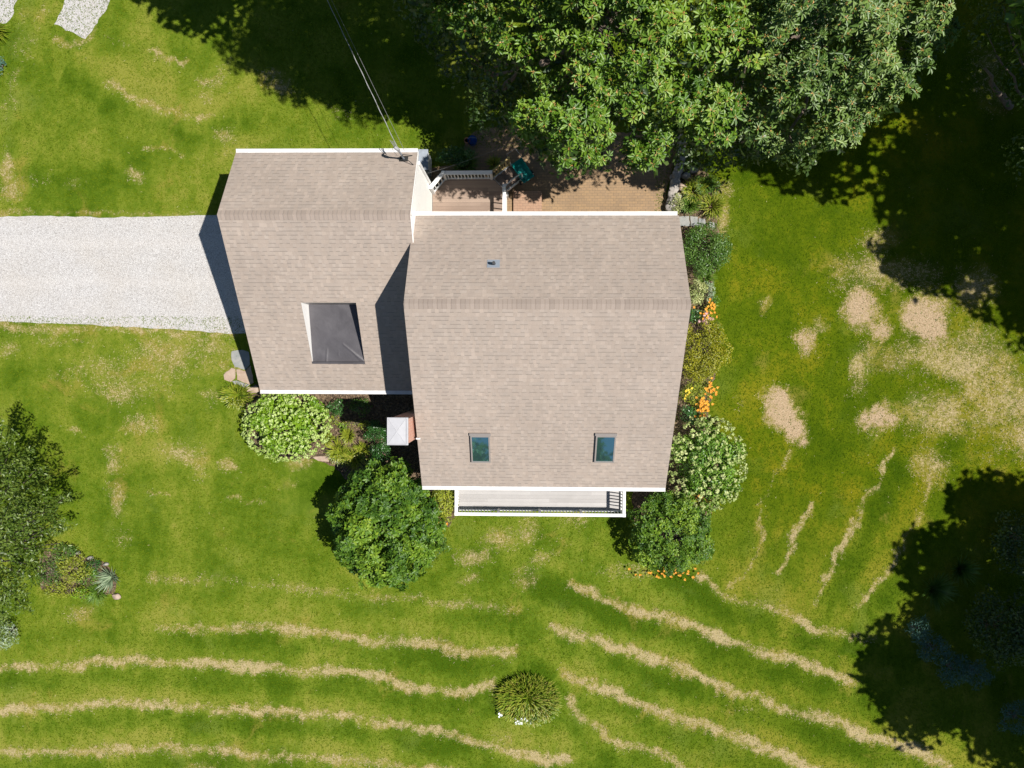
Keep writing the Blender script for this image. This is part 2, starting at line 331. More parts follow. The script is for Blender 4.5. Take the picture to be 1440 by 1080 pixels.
# ---------------------------------------------------------------- lawn
def xyl(pts): return [P(a, b)[:2] for a, b in pts]
STREAKS = [  # photo path, half width in metres, strength
 ([(215,815),(300,815),(400,822),(480,835),(570,843),(650,848),(745,860)], .30, .50),
 ([(222,882),(330,886),(400,880),(480,893),(513,902),(557,902),(613,903),(640,917),(680,917),(725,917)], .28, .78),
 ([(-60,944),(0,938),(60,936),(90,939),(140,930),(200,930),(270,932),(350,939),(420,944),(480,943),(520,950),(560,958),(620,973),(650,976),(692,966)], .26, .98),
 ([(-60,1004),(0,1000),(60,998),(130,992),(200,988),(270,995),(340,998),(420,1003),(480,1003),(530,1015),(600,1022),(650,1035),(700,1055),(760,1068),(800,1065)], .26, .98),
 ([(-60,1060),(0,1057),(100,1058),(200,1050),(300,1053),(380,1062),(480,1065),(560,1078),(700,1095)], .30, .84),
 ([(803,820),(830,832),(863,847),(923,867),(960,873),(993,887),(1027,902),(1077,920),(1110,927),(1160,942),(1196,954)], .27, .98),
 ([(780,883),(813,893),(863,910),(913,923),(960,943),(1010,963),(1060,980),(1110,1000),(1177,1013),(1210,1033),(1277,1050),(1330,1075)], .29, 1.0),
 ([(797,947),(847,967),(897,987),(953,1010),(1010,1027),(1060,1047),(1110,1067),(1150,1088)], .28, 1.0),
 ([(800,983),(830,1017),(863,1040),(913,1053),(960,1077),(1000,1095)], .24, .85),
 ([(985,812),(1027,840),(1060,847),(1090,853),(1133,878),(1177,893),(1232,897)], .24, .82),
 ([(1073,722),(1073,767),(1050,797),(1027,820)], .15, .60),
 ([(1145,715),(1120,753),(1107,787),(1097,808)], .20, .80),
 ([(1255,630),(1230,680),(1210,723),(1187,763),(1177,793),(1160,820),(1145,848)], .14, .80),
 ([(1313,643),(1307,693),(1293,723),(1277,753),(1250,797),(1227,833),(1210,856)], .16, .74),
 ([(1110,637),(1085,680),(1067,710)], .2, .5), ([(215,73),(260,90)], .15, .7), ([(155,118),(185,138),(215,148),(245,155),(275,168),(305,158)], .22, .74),
 ([(205,205),(260,218)], .15, .5), ([(150,50),(185,64)], .12, .5), ([(60,-10),(55,30),(30,90),(12,165)], .45, .42), ([(210,331),(240,328)], .1, .6),
 ([(80,60),(100,66),(120,58),(135,40)], .28, .62), ([(35,10),(22,70)], .3, .4), ([(285,118),(300,108),(330,80)], .22, .5), ([(210,1052-620),(215,432)], .1, .1),
 ([(-30,452),(40,462),(120,460),(200,463),(270,466),(330,470)], .30, .66), ([(-30,300),(40,298),(150,300),(285,300)], .20, .45), ([(150,480),(60,482),(70,478)], .3, .4),
 ([(255,490),(300,505),(340,520)], .5, .5), ([(70,530),(130,545),(180,540)], .4, .5), ([(210,692),(245,694)], .12, .7), ([(320,700),(370,703)], .12, .5), ([(95,603),(115,607)], .15, .7),
]
BLOBS = [  # centre, radii, turn, strength
 (1092,562,17,17,0,1.9),(1100,582,17,24,.42,1.9),(1114,600,15,20,.5,1.8),(1128,620,9,8,0,1.7),(1136,482,13,18,.3,1.4),(1150,460,10,14,0,.7),(1075,427,11,11,0,.7),(1213,436,18,24,.3,1.5),(1236,464,16,13,0,1.45),
 (1301,444,26,22,.4,1.5),(1312,464,22,18,0,1.45),(1236,588,24,16,.2,1.45),(1212,520,14,40,-.2,.78),(1290,500,55,26,0,.74),(1360,505,55,40,0,.84),(1400,560,55,50,0,.84),(1320,575,45,36,0,.76),
 (1245,380,60,26,0,.72),(1235,340,22,20,0,.62),(1372,405,26,30,0,.74),(1180,400,20,20,0,.5),(1290,390,50,20,0,.5),(1440,620,60,30,0,.7),(1310,660,30,30,0,.62),
 (1020,265,14,16,0,.72),(1014,310,10,22,0,.66),(1040,560,10,30,0,.3),(665,781,26,12,0,.82),(660,813,20,7,0,.55),(705,757,26,18,0,.62),(744,746,20,20,0,.6),(735,812,20,15,0,.62),(765,785,22,10,.3,.5),(810,725,30,12,0,.5),
 (240,505,80,30,0,.56),(150,520,60,22,0,.5),(290,485,40,18,0,.55),(175,550,60,18,0,.58),(300,555,20,14,0,.66),(200,600,30,10,0,.5),(160,645,14,20,0,.66),(250,635,24,14,-.4,.70),(320,655,16,9,0,.72),(165,700,16,26,0,.66),(280,650,14,30,0,.4),(200,590,20,12,0,.6),
 (10,490,22,12,0,.6),(190,247,16,10,0,.62),(105,260,12,10,0,.6),(320,190,14,10,0,.6),(290,135,12,10,0,.6),(310,105,30,12,.8,.5),(385,105,24,14,0,.58),(402,120,16,12,0,.72),(230,160,10,6,0,.5),(20,270,24,14,0,.6),
 (110,862,22,10,0,.72),(172,758,16,18,0,.4),(8,240,8,40,0,.6),(60,250,20,10,0,.4),(420,650,20,14,0,.72),(404,680,14,10,0,.62),(300,560,16,20,0,.5),(285,1080,40,10,0,.4),(1040,1000,40,10,0,.4),(1200,960,10,10,0,.6),
 (1390,110,26,50,.3,.6),(1430,20,20,20,0,.7),(700,1040,30,12,0,.5),(480,160,20,10,0,.4),(900,800,60,12,0,.45),(790,750,40,20,0,.35),(360,215,60,8,0,.4),
]
fx = np.arange(-23.5, 23.5, .085); fy = np.arange(-18.5, 18.5, .085)
outer = np.array([1.2, 3, 6, 12, 25, 60, 150, 400.])
xs = np.concatenate([fx[0]-outer[::-1], fx, fx[-1]+outer]); ys = np.concatenate([fy[0]-outer[::-1], fy, fy[-1]+outer])
GX, GY = np.meshgrid(xs, ys); nx, ny = len(xs), len(ys)
def vnoise(X, Y, s, seed):                # smooth value noise, to bend outlines
    r = np.random.default_rng(seed).random((256, 256)); x = X/s; y = Y/s; xi = np.floor(x).astype(int); yi = np.floor(y).astype(int)
    a = x-xi; b_ = y-yi; a = a*a*(3-2*a); b_ = b_*b_*(3-2*b_)
    g_ = lambda i, j: r[(xi+i) % 256, (yi+j) % 256]
    return (g_(0,0)*(1-a)+g_(1,0)*a)*(1-b_)+(g_(0,1)*(1-a)+g_(1,1)*a)*b_
NZ = vnoise(GX, GY, .35, 41)
WX = GX+(vnoise(GX, GY, .55, 1)-.5)*.38+(vnoise(GX, GY, .2, 2)-.5)*.2; WY = GY+(vnoise(GX, GY, .7, 3)-.5)*.22+(vnoise(GX*1.3, GY*.5, .2, 4)-.5)*.24
bare = np.zeros_like(GX); dry = np.zeros_like(GX); tone = np.zeros_like(GX)
for pts, hw, s in STREAKS:
    q = xyl(pts)
    if len(q) > 2:                       # round the corners of the path
        for _ in range(2):
            q = [q[0]]+[c_ for a_, b_ in zip(q[:-1], q[1:]) for c_ in (a_*.75+b_*.25, a_*.25+b_*.75)]+[q[-1]]
    best = np.full(GX.shape, 9.); sg = np.zeros_like(GX)
    for (a, c) in zip(q[:-1], q[1:]):
        d = c-a; L2 = d@d+1e-9; t_ = np.clip(((WX-a[0])*d[0]+(WY-a[1])*d[1])/L2, 0, 1)
        ex = WX-a[0]-t_*d[0]; ey = WY-a[1]-t_*d[1]; dd = np.hypot(ex, ey)
        m_ = dd < best; best = np.where(m_, dd, best); sg = np.where(m_, (d[0]*ey-d[1]*ex)*np.sign(d[0]+1e-9)/math.sqrt(L2), sg)
    e = (np.exp(-(best/(hw*.80))**2)*.95+np.exp(-(best/(hw*1.9))**2)*.20)*s*(.30+.52*vnoise(GX, GY, 1.1, 9)+.55*vnoise(GX, GY, .24, 11))
    dry = np.maximum(dry, e)
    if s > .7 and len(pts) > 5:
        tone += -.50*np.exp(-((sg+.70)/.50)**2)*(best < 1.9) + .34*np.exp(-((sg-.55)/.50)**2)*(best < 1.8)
for (px, py, ra, rb, rz, s) in BLOBS:
    c = P(px, py); k = CAM_H/FPX; dx = WX-c[0]; dy = WY-c[1]; cr, sr = math.cos(rz), math.sin(rz)
    u_ = (dx*cr+dy*sr)/(ra*k); v_ = (-dx*sr+dy*cr)/(rb*k)
    if s >= 1.2: bare = np.maximum(bare, np.exp(-(u_*u_+v_*v_)**1.2*.5))
    dry = np.maximum(dry, s*np.exp(-(u_*u_+v_*v_)**1.1*.62)*(.34+.72*vnoise(GX, GY, .75, 19)+.46*vnoise(GX, GY, .2, 29)))
lush = 1/(1+np.exp(-(GX-6.2-(vnoise(GX, GY, 3, 5)-.5)*3)/.9)); lush = lush*np.clip(1-(-GY-5)/9, .45, 1)
def tb(px, py, r, s):
    c = P(px, py); return s*np.exp(-((GX-c[0])**2+(GY-c[1])**2)/(r*r))
tone += tb(210, 130, 3.0, .12)+tb(330, 180, 3., .15)+tb(80, 180, 2.4, -.15)+tb(150, 590, 3, -.12)+tb(60, 560, 2, .15)+tb(80, 240, 2, -.15)+tb(800, 800, 2.5, -.25)+tb(1100, 500, 2.5, -.25)+tb(1170, 620, 2.5, -.25)
V = np.stack([GX.ravel(), GY.ravel(), np.zeros(GX.size)], 1)
ii = np.arange(nx*ny).reshape(ny, nx); F = np.stack([ii[:-1,:-1].ravel(), ii[:-1,1:].ravel(), ii[1:,1:].ravel(), ii[1:,:-1].ravel()], 1)
lawn = mesh_np('lawn', V, F, M['lawn'], attrs={'bare': bare.ravel(), 'dry': dry.ravel(), 'tone': tone.ravel(), 'lush': lush.ravel()}); lawn['kind'] = 'structure'

def rough_poly(pts, step=.16, amp=.07, seed=1):
    r_ = random.Random(seed); out = []
    for i in range(len(pts)):
        a = np.array(pts[i][:2]); c = np.array(pts[(i+1) % len(pts)][:2]); L = np.linalg.norm(c-a); n = max(1, int(L/step)); d = (c-a)/max(L, 1e-6)
        for k in range(n):
            q = a+(c-a)*k/n+np.array([-d[1], d[0]])*r_.uniform(-amp, amp)*(1 if k else .3); out.append(q)
    return out
def sheet(name, pts, z, mat, amp=.07, seed=1, thick=0., step=.16):
    q = rough_poly(pts, step, amp, seed); bm = bmesh.new(); vs = [bm.verts.new((a[0], a[1], z)) for a in q]
    f = bm.faces.new(vs); f.normal_update()
    if f.normal.z < 0: f.normal_flip()
    if thick:
        r_ = bmesh.ops.extrude_face_region(bm, geom=[f]); 
        for v in [e for e in r_['geom'] if isinstance(e, bmesh.types.BMVert)]: v.co.z -= thick
        bmesh.ops.recalc_face_normals(bm, faces=bm.faces)
    bmesh.ops.triangulate(bm, faces=bm.faces)
    me = bpy.data.meshes.new(name); bm.to_mesh(me); bm.free(); return link(name, me, mat)
o = sheet('driveway', PP([(-260,306),(0,305),(60,304),(150,306),(240,304),(300,303)])+[P(360,303), P(420,468)]+PP([(330,469),(270,465),(200,461),(120,456),(0,452),(-260,450)]), .004, M['gravel'], .03, 3, step=.3); o['kind'] = 'structure'
o = sheet('gravel_pad', PP([(76,34),(95,-6),(110,-40),(170,-40),(152,8),(120,55)]), .004, M['gravel'], .05, 4); o['kind'] = 'structure'
o = sheet('gravel_path', PP([(-60,-60),(38,-60),(24,0),(14,28),(-4,36),(-60,40)]), .004, M['gravel'], .06, 5); o['kind'] = 'structure'
o = sheet('patio', PP([(590,330),(590,238),(640,232),(655,200),(668,184),(720,176),(800,186),(900,186),(955,182),(950,215),(944,245),(937,270),(935,330)]), .004, M['patio'], .03, 6); o['kind'] = 'structure'
o = sheet('garden_bed', PP([(352,545),(346,570),(348,610),(366,636),(400,645),(440,645),(470,655),(500,690),(560,740),(632,742),(650,700),(650,540),(360,540)]), .008, M['mulch'], .06, 7); o['kind'] = 'structure'
o = sheet('side_garden_bed', PP([(936,330),(938,275),(950,240),(985,235),(1008,260),(1010,300),(1010,350),(1002,400),(998,470),(1006,520),(996,580),(1020,640),(1008,700),(985,765),(950,790),(905,775),(890,730),(880,330)]), .008, M['mulch'], .06, 8); o['kind'] = 'structure'
o = sheet('island_bed', PP([(50,800),(62,775),(100,778),(145,790),(166,812),(160,836),(120,842),(60,830)]), .008, M['mulch'], .06, 9); o['kind'] = 'structure'

def scatter(name, n, wfun, ln, wd, mat, rndf):
    X = rng.uniform(-21.5, 21.5, n); Y = rng.uniform(-16.5, 16.5, n)
    ix = np.clip(np.searchsorted(xs, X), 0, nx-1); iy = np.clip(np.searchsorted(ys, Y), 0, ny-1)
    keep = (rng.random(n) < wfun(dry[iy, ix])) & ~((X > gX0) & (X < gX1) & (Y > gY0) & (Y < gY1)) & ~((X < -9.6) & (Y < 6.03) & (Y > 1.92))
    X, Y, ix, iy = X[keep], Y[keep], ix[keep], iy[keep]; m_ = len(X); th = rng.uniform(0, 6.283, m_); L_ = ln*rng.uniform(.6, 1.4, m_); up_ = rng.uniform(.15, .9, m_)*L_*.6
    a = np.stack([X, Y, np.full(m_, .003)], 1); d = np.stack([np.cos(th)*L_, np.sin(th)*L_, up_], 1); sd = np.stack([-np.sin(th), np.cos(th), np.zeros(m_)], 1)*wd/2
    V = np.stack([a-sd, a+sd, a+d], 1).reshape(-1, 3); F = np.arange(m_*3).reshape(-1, 3)
    o = mesh_np(name, V, F, mat, attrs={'rnd': np.repeat(rndf(ix, iy, m_), 3)}); o['kind'] = 'stuff'; return o
gX0, gX1, gY0, gY1 = -9.97, 4.9, -6.0, 8.6
mg = leafmat('grass_blade', [(.042, .083, .002), (.090, .140, .004), (.152, .186, .008), (.25, .235, .03)], rough=.9, trans=.3, spec=.05)
ms = leafmat('straw_blade', [(.24, .185, .085), (.40, .31, .18), (.56, .46, .31)], rough=.9, trans=.1, spec=.05)
tag(scatter('grass', 330000, lambda d: np.clip(1-d*1.1, .12, 1), .075, .022, mg, lambda i, j, m: np.clip(.36+.35*tone[j, i]-.18*lush[j, i]+rng.normal(size=m)*.17, 0, 1)), 'short green grass blades all over the lawn', 'grass')
tag(scatter('dry_grass_clippings', 900000, lambda d: np.clip((d-.20)*.55, 0, .42)+.0008, .075, .014, ms, lambda i, j, m: rng.random(m)), 'dry straw coloured clippings lying in rows and patches on the lawn', 'grass clippings')

# ---------------------------------------------------------------- the house
mXL, mXR, mYn, mYr, mYs = -3.875, 4.875, 4.97, 1.887, -4.344
mzn, mzr, mzs = 5.01, 7.065, 2.964
gXL, gXR, gYn, gYr, gYs = -9.965, -3.80, 7.159, 4.765, -.9265
gzn, gzr, gzs = 4.623, 6.211, 2.378
house = empty('house', (0, 0, 0), 'white clapboard house with taupe shingle roofs and an attached lower garage wing', 'house')
T = .14
def slope(mb, x0, x1, ya, za, yb, zb, holes=None):   # shingled slope from eave (a) to ridge (b)
    L = math.hypot(yb-ya, zb-za); s = 1 if yb > ya else -1
    def pt(x, t): return (x, ya+(yb-ya)*t, za+(zb-za)*t)
    def quad(xa, xb, ta, tb_):
        q = [pt(xa, ta), pt(xb, ta), pt(xb, tb_), pt(xa, tb_)]; uv = [(xa+20, ta*L), (xb+20, ta*L), (xb+20, tb_*L), (xa+20, tb_*L)]
        if s < 0: q = q[::-1]; uv = uv[::-1]
        mb.poly(q, uv)
    if not holes: quad(x0, x1, 0, 1)
    else:
        hx0, hx1, t0, t1 = holes
        quad(x0, hx0, 0, 1); quad(hx1, x1, 0, 1); quad(hx0, hx1, 0, t0); quad(hx0, hx1, t1, 1)
def underside(mb, x0, x1, Y, Z, hole=None):
    (yn, yr, ys), (zn, zr, zs) = Y, Z
    for x, fl in ((x0, 1), (x1, -1)):
        q = [(x, yn, zn), (x, yr, zr), (x, ys, zs), (x, ys, zs-T), (x, yr, zr-T), (x, yn, zn-T)]
        mb.poly(q if fl > 0 else q[::-1])
    mb.poly([(x0, yn, zn-T), (x1, yn, zn-T), (x1, yn, zn), (x0, yn, zn)][::-1]); mb.poly([(x0, ys, zs-T), (x1, ys, zs-T), (x1, ys, zs), (x0, ys, zs)])
    mb.poly([(x0, yn, zn-T), (x1, yn, zn-T), (x1, yr, zr-T), (x0, yr, zr-T)])
    if not hole: mb.poly([(x0, yr, zr-T), (x1, yr, zr-T), (x1, ys, zs-T), (x0, ys, zs-T)])
    else:
        hx0, hx1, y0, y1 = hole; zf = lambda y: zs+(zr-zs)*(y-ys)/(yr-ys)-T
        for xa, xb, ya, yb in ((x0, hx0, ys, yr), (hx1, x1, ys, yr), (hx0, hx1, ys, y0), (hx0, hx1, y1, yr)):
            mb.poly([(xa, yb, zf(yb)), (xb, yb, zf(yb)), (xb, ya, zf(ya)), (xa, ya, zf(ya))])
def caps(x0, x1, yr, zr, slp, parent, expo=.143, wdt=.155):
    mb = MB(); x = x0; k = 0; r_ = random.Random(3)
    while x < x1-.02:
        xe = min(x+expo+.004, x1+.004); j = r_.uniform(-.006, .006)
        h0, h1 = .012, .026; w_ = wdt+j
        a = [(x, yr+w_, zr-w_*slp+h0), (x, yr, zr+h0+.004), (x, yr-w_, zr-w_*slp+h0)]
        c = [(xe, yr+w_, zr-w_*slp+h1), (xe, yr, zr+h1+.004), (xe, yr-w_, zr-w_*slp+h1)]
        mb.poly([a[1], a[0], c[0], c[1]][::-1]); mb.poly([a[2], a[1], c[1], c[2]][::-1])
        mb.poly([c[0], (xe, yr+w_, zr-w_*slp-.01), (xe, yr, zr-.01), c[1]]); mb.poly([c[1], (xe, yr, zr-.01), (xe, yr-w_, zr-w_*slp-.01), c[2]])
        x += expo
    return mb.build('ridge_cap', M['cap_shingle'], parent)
# main roof
mb = MB(); slope(mb, mXL, mXR, mYn, mzn, mYr, mzr); slope(mb, mXL, mXR, mYs, mzs, mYr, mzr); underside(mb, mXL, mXR, (mYn, mYr, mYs), (mzn, mzr, mzs))
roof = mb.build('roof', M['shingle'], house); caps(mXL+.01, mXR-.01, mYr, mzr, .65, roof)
# garage roof with the sunken flat corner; its opening read off the photograph on the roof plane
def on_g(px, py):
    z = 4.
    for _ in range(30):
        p = P(px, py, z); z = gzs+(gzr-gzs)*(p[1]-gYs)/(gYr-gYs)
    return p
hA, hB = on_g(424.5, 425.5), on_g(501, 425.5); hC, hD = on_g(512.5, 509.5), on_g(438.5, 509.5)
hx0, hx1 = (hA[0]+hD[0])/2, (hB[0]+hC[0])/2; hy0, hy1 = hC[1], hA[1]
tt = lambda y: (y-gYs)/(gYr-gYs); zg = lambda y: gzs+(gzr-gzs)*tt(y)
mb = MB(); slope(mb, gXL, gXR, gYn, gzn, gYr, gzr); slope(mb, gXL, gXR, gYs, gzs, gYr, gzr, (hx0, hx1, tt(hy0), tt(hy1)))
underside(mb, gXL, gXR, (gYn, gYr, gYs), (gzn, gzr, gzs), (hx0, hx1, hy0, hy1))
groof = mb.build('garage_roof', M['shingle'], house); groof['label'] = 'lower shingle roof over the garage wing'
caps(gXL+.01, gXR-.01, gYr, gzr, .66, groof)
# sunken flat roof: floor drops only slightly to the south; walls white
zf1 = zg(hy1)-.88; zf0 = zg(hy0)-.05
mb = MB(); n = 26; r_ = random.Random(5); W_ = hx1-hx0
def fold(u, v):      # creases of the rubber sheet near its low edge
    z = 0.
    for (a, b, c, d_, wd, h) in ((.26, 0, .29, .22, .012, .028), (.98, .02, .60, .32, .014, .035), (.92, .03, .80, .15, .01, .02), (.50, .12, .51, .20, .01, .012)):
        L = math.hypot(c-a, d_-b); t = max(0, min(1, ((u-a)*(c-a)+(v-b)*(d_-b))/L/L)); q = math.hypot(u-a-t*(c-a), v-b-t*(d_-b)); z += h*math.exp(-(q/wd)**2)*(1-.5*t)
    return z
nu = 70; nv = 80; Vs = []
for j in range(nv+1):
    for i in range(nu+1):
        u = i/nu; v = j/nv; e = min(u, 1-u)
        Vs.append((hx0+W_*u, hy0+(hy1-hy0)*v, zf0+(zf1-zf0)*v+fold(u, v)-.05*math.exp(-(e/.02)**2)*0+.012*math.sin(u*9+v*4)*math.sin(v*7)))
jj = np.arange((nu+1)*(nv+1)).reshape(nv+1, nu+1)
Fs = np.stack([jj[:-1,:-1].ravel(), jj[:-1,1:].ravel(), jj[1:,1:].ravel(), jj[1:,:-1].ravel()], 1)
rec = mesh_np('flat_roof', Vs, Fs, M['membrane'], house, smooth=True); rec['label'] = 'dark rubber sheeted flat roof sunk into the garage roof'
for nm, mt, q in (('side_wall', M['trim'], [(hx0, hy0), (hx0, hy1)]), ('side_wall', M['trim'], [(hx1, hy1), (hx1, hy0)]), ('end_wall', M['frame'], [(hx0, hy1), (hx1, hy1)])):
    (xa, ya), (xb, yb) = q; mb = MB(); b0 = lambda y: zf0+(zf1-zf0)*(y-hy0)/(hy1-hy0)-.03
    mb.poly([(xa, ya, b0(ya)), (xb, yb, b0(yb)), (xb, yb, zg(yb)-.001), (xa, ya, zg(ya)-.001)][::-1]); mb.build(nm, mt, rec)
mb = MB(); mb.bar((hx0-.01, hy0-.02, zg(hy0)+.005), (hx1+.01, hy0-.02, zg(hy0)+.005), .09, .02, up=(0, -.55, .83)); mb.build('edge_strip', M['membrane'], rec)
# gutters and rake boards
def gutter(x0, x1, y, z, s):
    mb = MB(); yo = y+s*.125
    mb.box(((x0+x1)/2, y+s*.008, z-.07), ((x1-x0)/2, .008, .065)); mb.box(((x0+x1)/2, yo, z-.068), ((x1-x0)/2, .009, .055))
    mb.box(((x0+x1)/2, y+s*.065, z-.128), ((x1-x0)/2, .062, .008))
    mb.box(((x0+x1)/2, yo-s*.012, z-.008), ((x1-x0)/2, .016, .005))
    for x in (x0+.006, x1-.006): mb.box((x, y+s*.065, z-.072), (.006, .06, .052))
    x = x0+.4
    while x < x1-.2: mb.box((x, y+s*.065, z-.016), (.012, .055, .004)); x += .6
    mb.box(((x0+x1)/2, y+s*.062, z-.03), ((x1-x0)/2-.01, .05, .003))
    return mb.build('gutter', M['gutter'], house)
gutter(mXL, mXR-.05, mYn, mzn, 1); gutter(mXL+.01, mXR, mYs, mzs, -1); gutter(gXL, gXR, gYn, gzn, 1); gutter(gXL, mXL+.02, gYs, gzs, -1)
for x, Y, Z in ((mXL+.03, (mYn, mYr, mYs), (mzn, mzr, mzs)), (mXR-.03, (mYn, mYr, mYs), (mzn, mzr, mzs)), (gXL+.03, (gYn, gYr, gYs), (gzn, gzr, gzs)), (gXR+.008, (gYn, gYr, mYr+.9), (gzn, gzr, zg(mYr+.9)))):
    mb = MB()
    for a, c in ((0, 1), (1, 2)):
        dz = .085 if x == gXR+.008 else T+.10
        mb.bar((x, Y[a], Z[a]-dz), (x, Y[c], Z[c]-dz), .016 if dz < .1 else .03, .15)
    mb.build('rake_board', M['trim'], house)
# walls
ox = .06
def gable_wall(x, Y, Z, yn, ys, name, mat, flip, label=None, z0=.3):
    f = lambda y: (Z[0]+(Z[1]-Z[0])*(y-Y[0])/(Y[1]-Y[0]) if y > Y[1] else Z[2]+(Z[1]-Z[2])*(y-Y[2])/(Y[1]-Y[2]))-T-.004
    q = [(x, yn, z0), (x, yn, f(yn)), (x, Y[1], f(Y[1])), (x, ys, f(ys)), (x, ys, z0)]
    mb = MB(); mb.poly(q if flip else q[::-1]); o = mb.build(name, mat, house)
    if label: o['label'] = label
    return f
def flat_wall(x0, x1, y, z1, north, name='wall', z0=.3, mat=None):
    q = [(x0, y, z0), (x1, y, z0), (x1, y, z1), (x0, y, z1)]; mb = MB(); mb.poly(q[::-1] if north else q); return mb.build(name, mat or M['siding'], house)
mN, mS = mYn-.30, mYs+.30; gN, gS = 6.84, gYs+.30
wmx0, wmx1, wgx0 = mXL+.05, mXR-.05, gXL+.08
gable_wall(wmx0, (mYn, mYr, mYs), (mzn, mzr, mzs), mN, mS, 'wall', M['siding'], False); gable_wall(wmx1, (mYn, mYr, mYs), (mzn, mzr, mzs), mN, mS, 'wall', M['siding'], True)
gable_wall(wgx0, (gYn, gYr, gYs), (gzn, gzr, gzs), gN, gS, 'wall', M['siding'], False)
fe = gable_wall(gXR-.012, (gYn, gYr, gYs), (gzn, gzr, gzs), gN, gS, 'wall', M['siding'], True, 'white clapboard end wall of the garage wing above the back deck')
flat_wall(wmx0, wmx1, mN, mzn+.05, True); flat_wall(wmx0, wmx1, mS, mzs+.05, False); flat_wall(wgx0, gXR-.012, gN, gzn+.07, True); flat_wall(wgx0, wmx0, gS, gzs+.07, False)
mb = MB(); mb.box(((wmx0+wmx1)/2, (mN+mS)/2, .13), ((wmx1-wmx0)/2-.02, (mN-mS)/2-.02, .17)); mb.box(((wgx0+gXR)/2, (gN+gS)/2, .13), ((gXR-wgx0)/2-.03, (gN-gS)/2-.02, .17)); mb.build('foundation', M['concrete'], house)
for (x, y, z1) in ((gXR+.0, gN+.0, gzn-.12), (wgx0, gN, gzn-.12), (wgx0, gS, gzs-.12), (wmx1, mN, mzn-.12), (wmx0, mS, mzs-.12), (wmx1, mS, mzs-.12)):
    mb = MB(); mb.box((x, y, (z1+.3)/2), (.05, .05, (z1-.3)/2)); mb.build('corner_board', M['trim'], house)
# windows and doors on the walls
def window(c, wd, ht, axis, sgn, name='window'):
    c = np.array(c, float); u = np.array([1, 0, 0]) if axis == 'y' else np.array([0, 1, 0]); nrm = np.array([0, sgn, 0]) if axis == 'y' else np.array([sgn, 0, 0])
    def bx(mb, du, dz, hu, hz, dn, hn): mb.box(c+u*du+np.array([0, 0, dz])+nrm*dn, np.abs(u)*hu+np.array([0, 0, hz])+np.abs(nrm)*hn)
    root = MB(); bx(root, 0, 0, wd/2-.05, ht/2-.05, .012, .010); r0 = root.build(name, M['glass'], house)
    f = MB()
    for s in (-1, 1): bx(f, s*(wd/2-.02), 0, .05, ht/2+.05, .02, .02); bx(f, 0, s*(ht/2), wd/2-.075, .05, .02, .02)
    if name == 'window': bx(f, 0, 0, wd/2-.075, .025, .024, .012)
    f.build('frame', M['trim'], r0)
    s_ = MB(); bx(s_, 0, -ht/2-.07, wd/2+.06, .02, .05, .05); s_.build('sill', M['trim'], r0)
for x in (-1.6, 2.2): window((x, mN, 2.3), 1.0, 1.3, 'y', 1)
window((.2, mN, 1.25), 1.5, 1.95, 'y', 1, 'patio_door'); window((-2.3, mN, 1.8), .95, 2.0, 'y', 1, 'door')
for x in (-1.0, 1.2): window((x, mS, 1.75), 1.1, 1.3, 'y', -1)
for y in (2.6, -1.2): window((wmx1, y, 1.9), .9, 1.3, 'x', 1)
window((wmx0, -3.0, 1.7), .9, 1.2, 'x', -1); window((-6.2, gS, 1.45), 1.0, 1.0, 'y', -1)
g_ = MB()
for k in range(4): g_.box((wgx0-.02, 2.35, .30+.55*k+.27), (.02, 1.35, .265))
gd = g_.build('garage_door', M['door'], house, bevel=.01)
g_ = MB()
for s in (-1, 1): g_.box((wgx0-.025, 2.35+s*1.43, 1.4), (.03, .07, 1.2))
g_.box((wgx0-.025, 2.35, 2.62), (.03, 1.35, .07)); g_.build('door_frame', M['trim'], gd)
# skylights
def on_m(px, py, lift=0.):
    z = 4.5
    for _ in range(30):
        p = P(px, py, z); z = (mzs+(mzr-mzs)*(p[1]-mYs)/(mYr-mYs) if p[1] < mYr else mzn+(mzr-mzn)*(p[1]-mYn)/(mYr-mYn))+lift
    return p
sdir = np.array([0, mYr-mYs, mzr-mzs]); sdir /= np.linalg.norm(sdir); snor = np.cross([1, 0, 0], sdir)
for (a, c, d_, e, lab) in (((661, 612), (690, 612), (689.5, 651), (662.5, 651), 'left skylight of the pair'), ((837, 612), (867, 612), (864, 651), (836, 651), 'right skylight of the pair')):
    qs = [on_m(*k, .09) for k in (a, c, d_, e)]; c0 = sum(qs)/4; hw = (abs(qs[1][0]-qs[0][0])+abs(qs[2][0]-qs[3][0]))/4-.01; hh = (np.linalg.norm(qs[0]-qs[3])+np.linalg.norm(qs[1]-qs[2]))/4-.02
    X = np.array([1., 0, 0]); c0 = c0-snor*.0
    sk = MB(); sk.box(c0-snor*.06, (hw, hh, .05), ax=(X, sdir, snor)); skl = sk.build('skylight', M['frame'], house); skl['label'] = lab+' in the front roof slope'
    f = MB()
    for s in (-1, 1): f.box(c0+X*s*(hw-.025), (.025, hh, .02), ax=(X, sdir, snor)); f.box(c0+sdir*s*(hh-.03), (hw-.05, .03, .018), ax=(X, sdir, snor))
    f.box(c0+sdir*(hh+.03)+snor*-.02, (hw+.03, .05, .022), ax=(X, sdir, snor))
    f.build('frame', M['frame'], skl)
    f = MB(); f.box(c0-snor*.004, (hw-.05, hh-.06, .006), ax=(X, sdir, snor)); f.build('glass', M['glass'], skl)
    f = MB(); f.box(c0-snor*.088, (hw+.10, hh+.10, .006), ax=(X, sdir, snor)); f.build('flashing', M['cap_shingle'], skl)
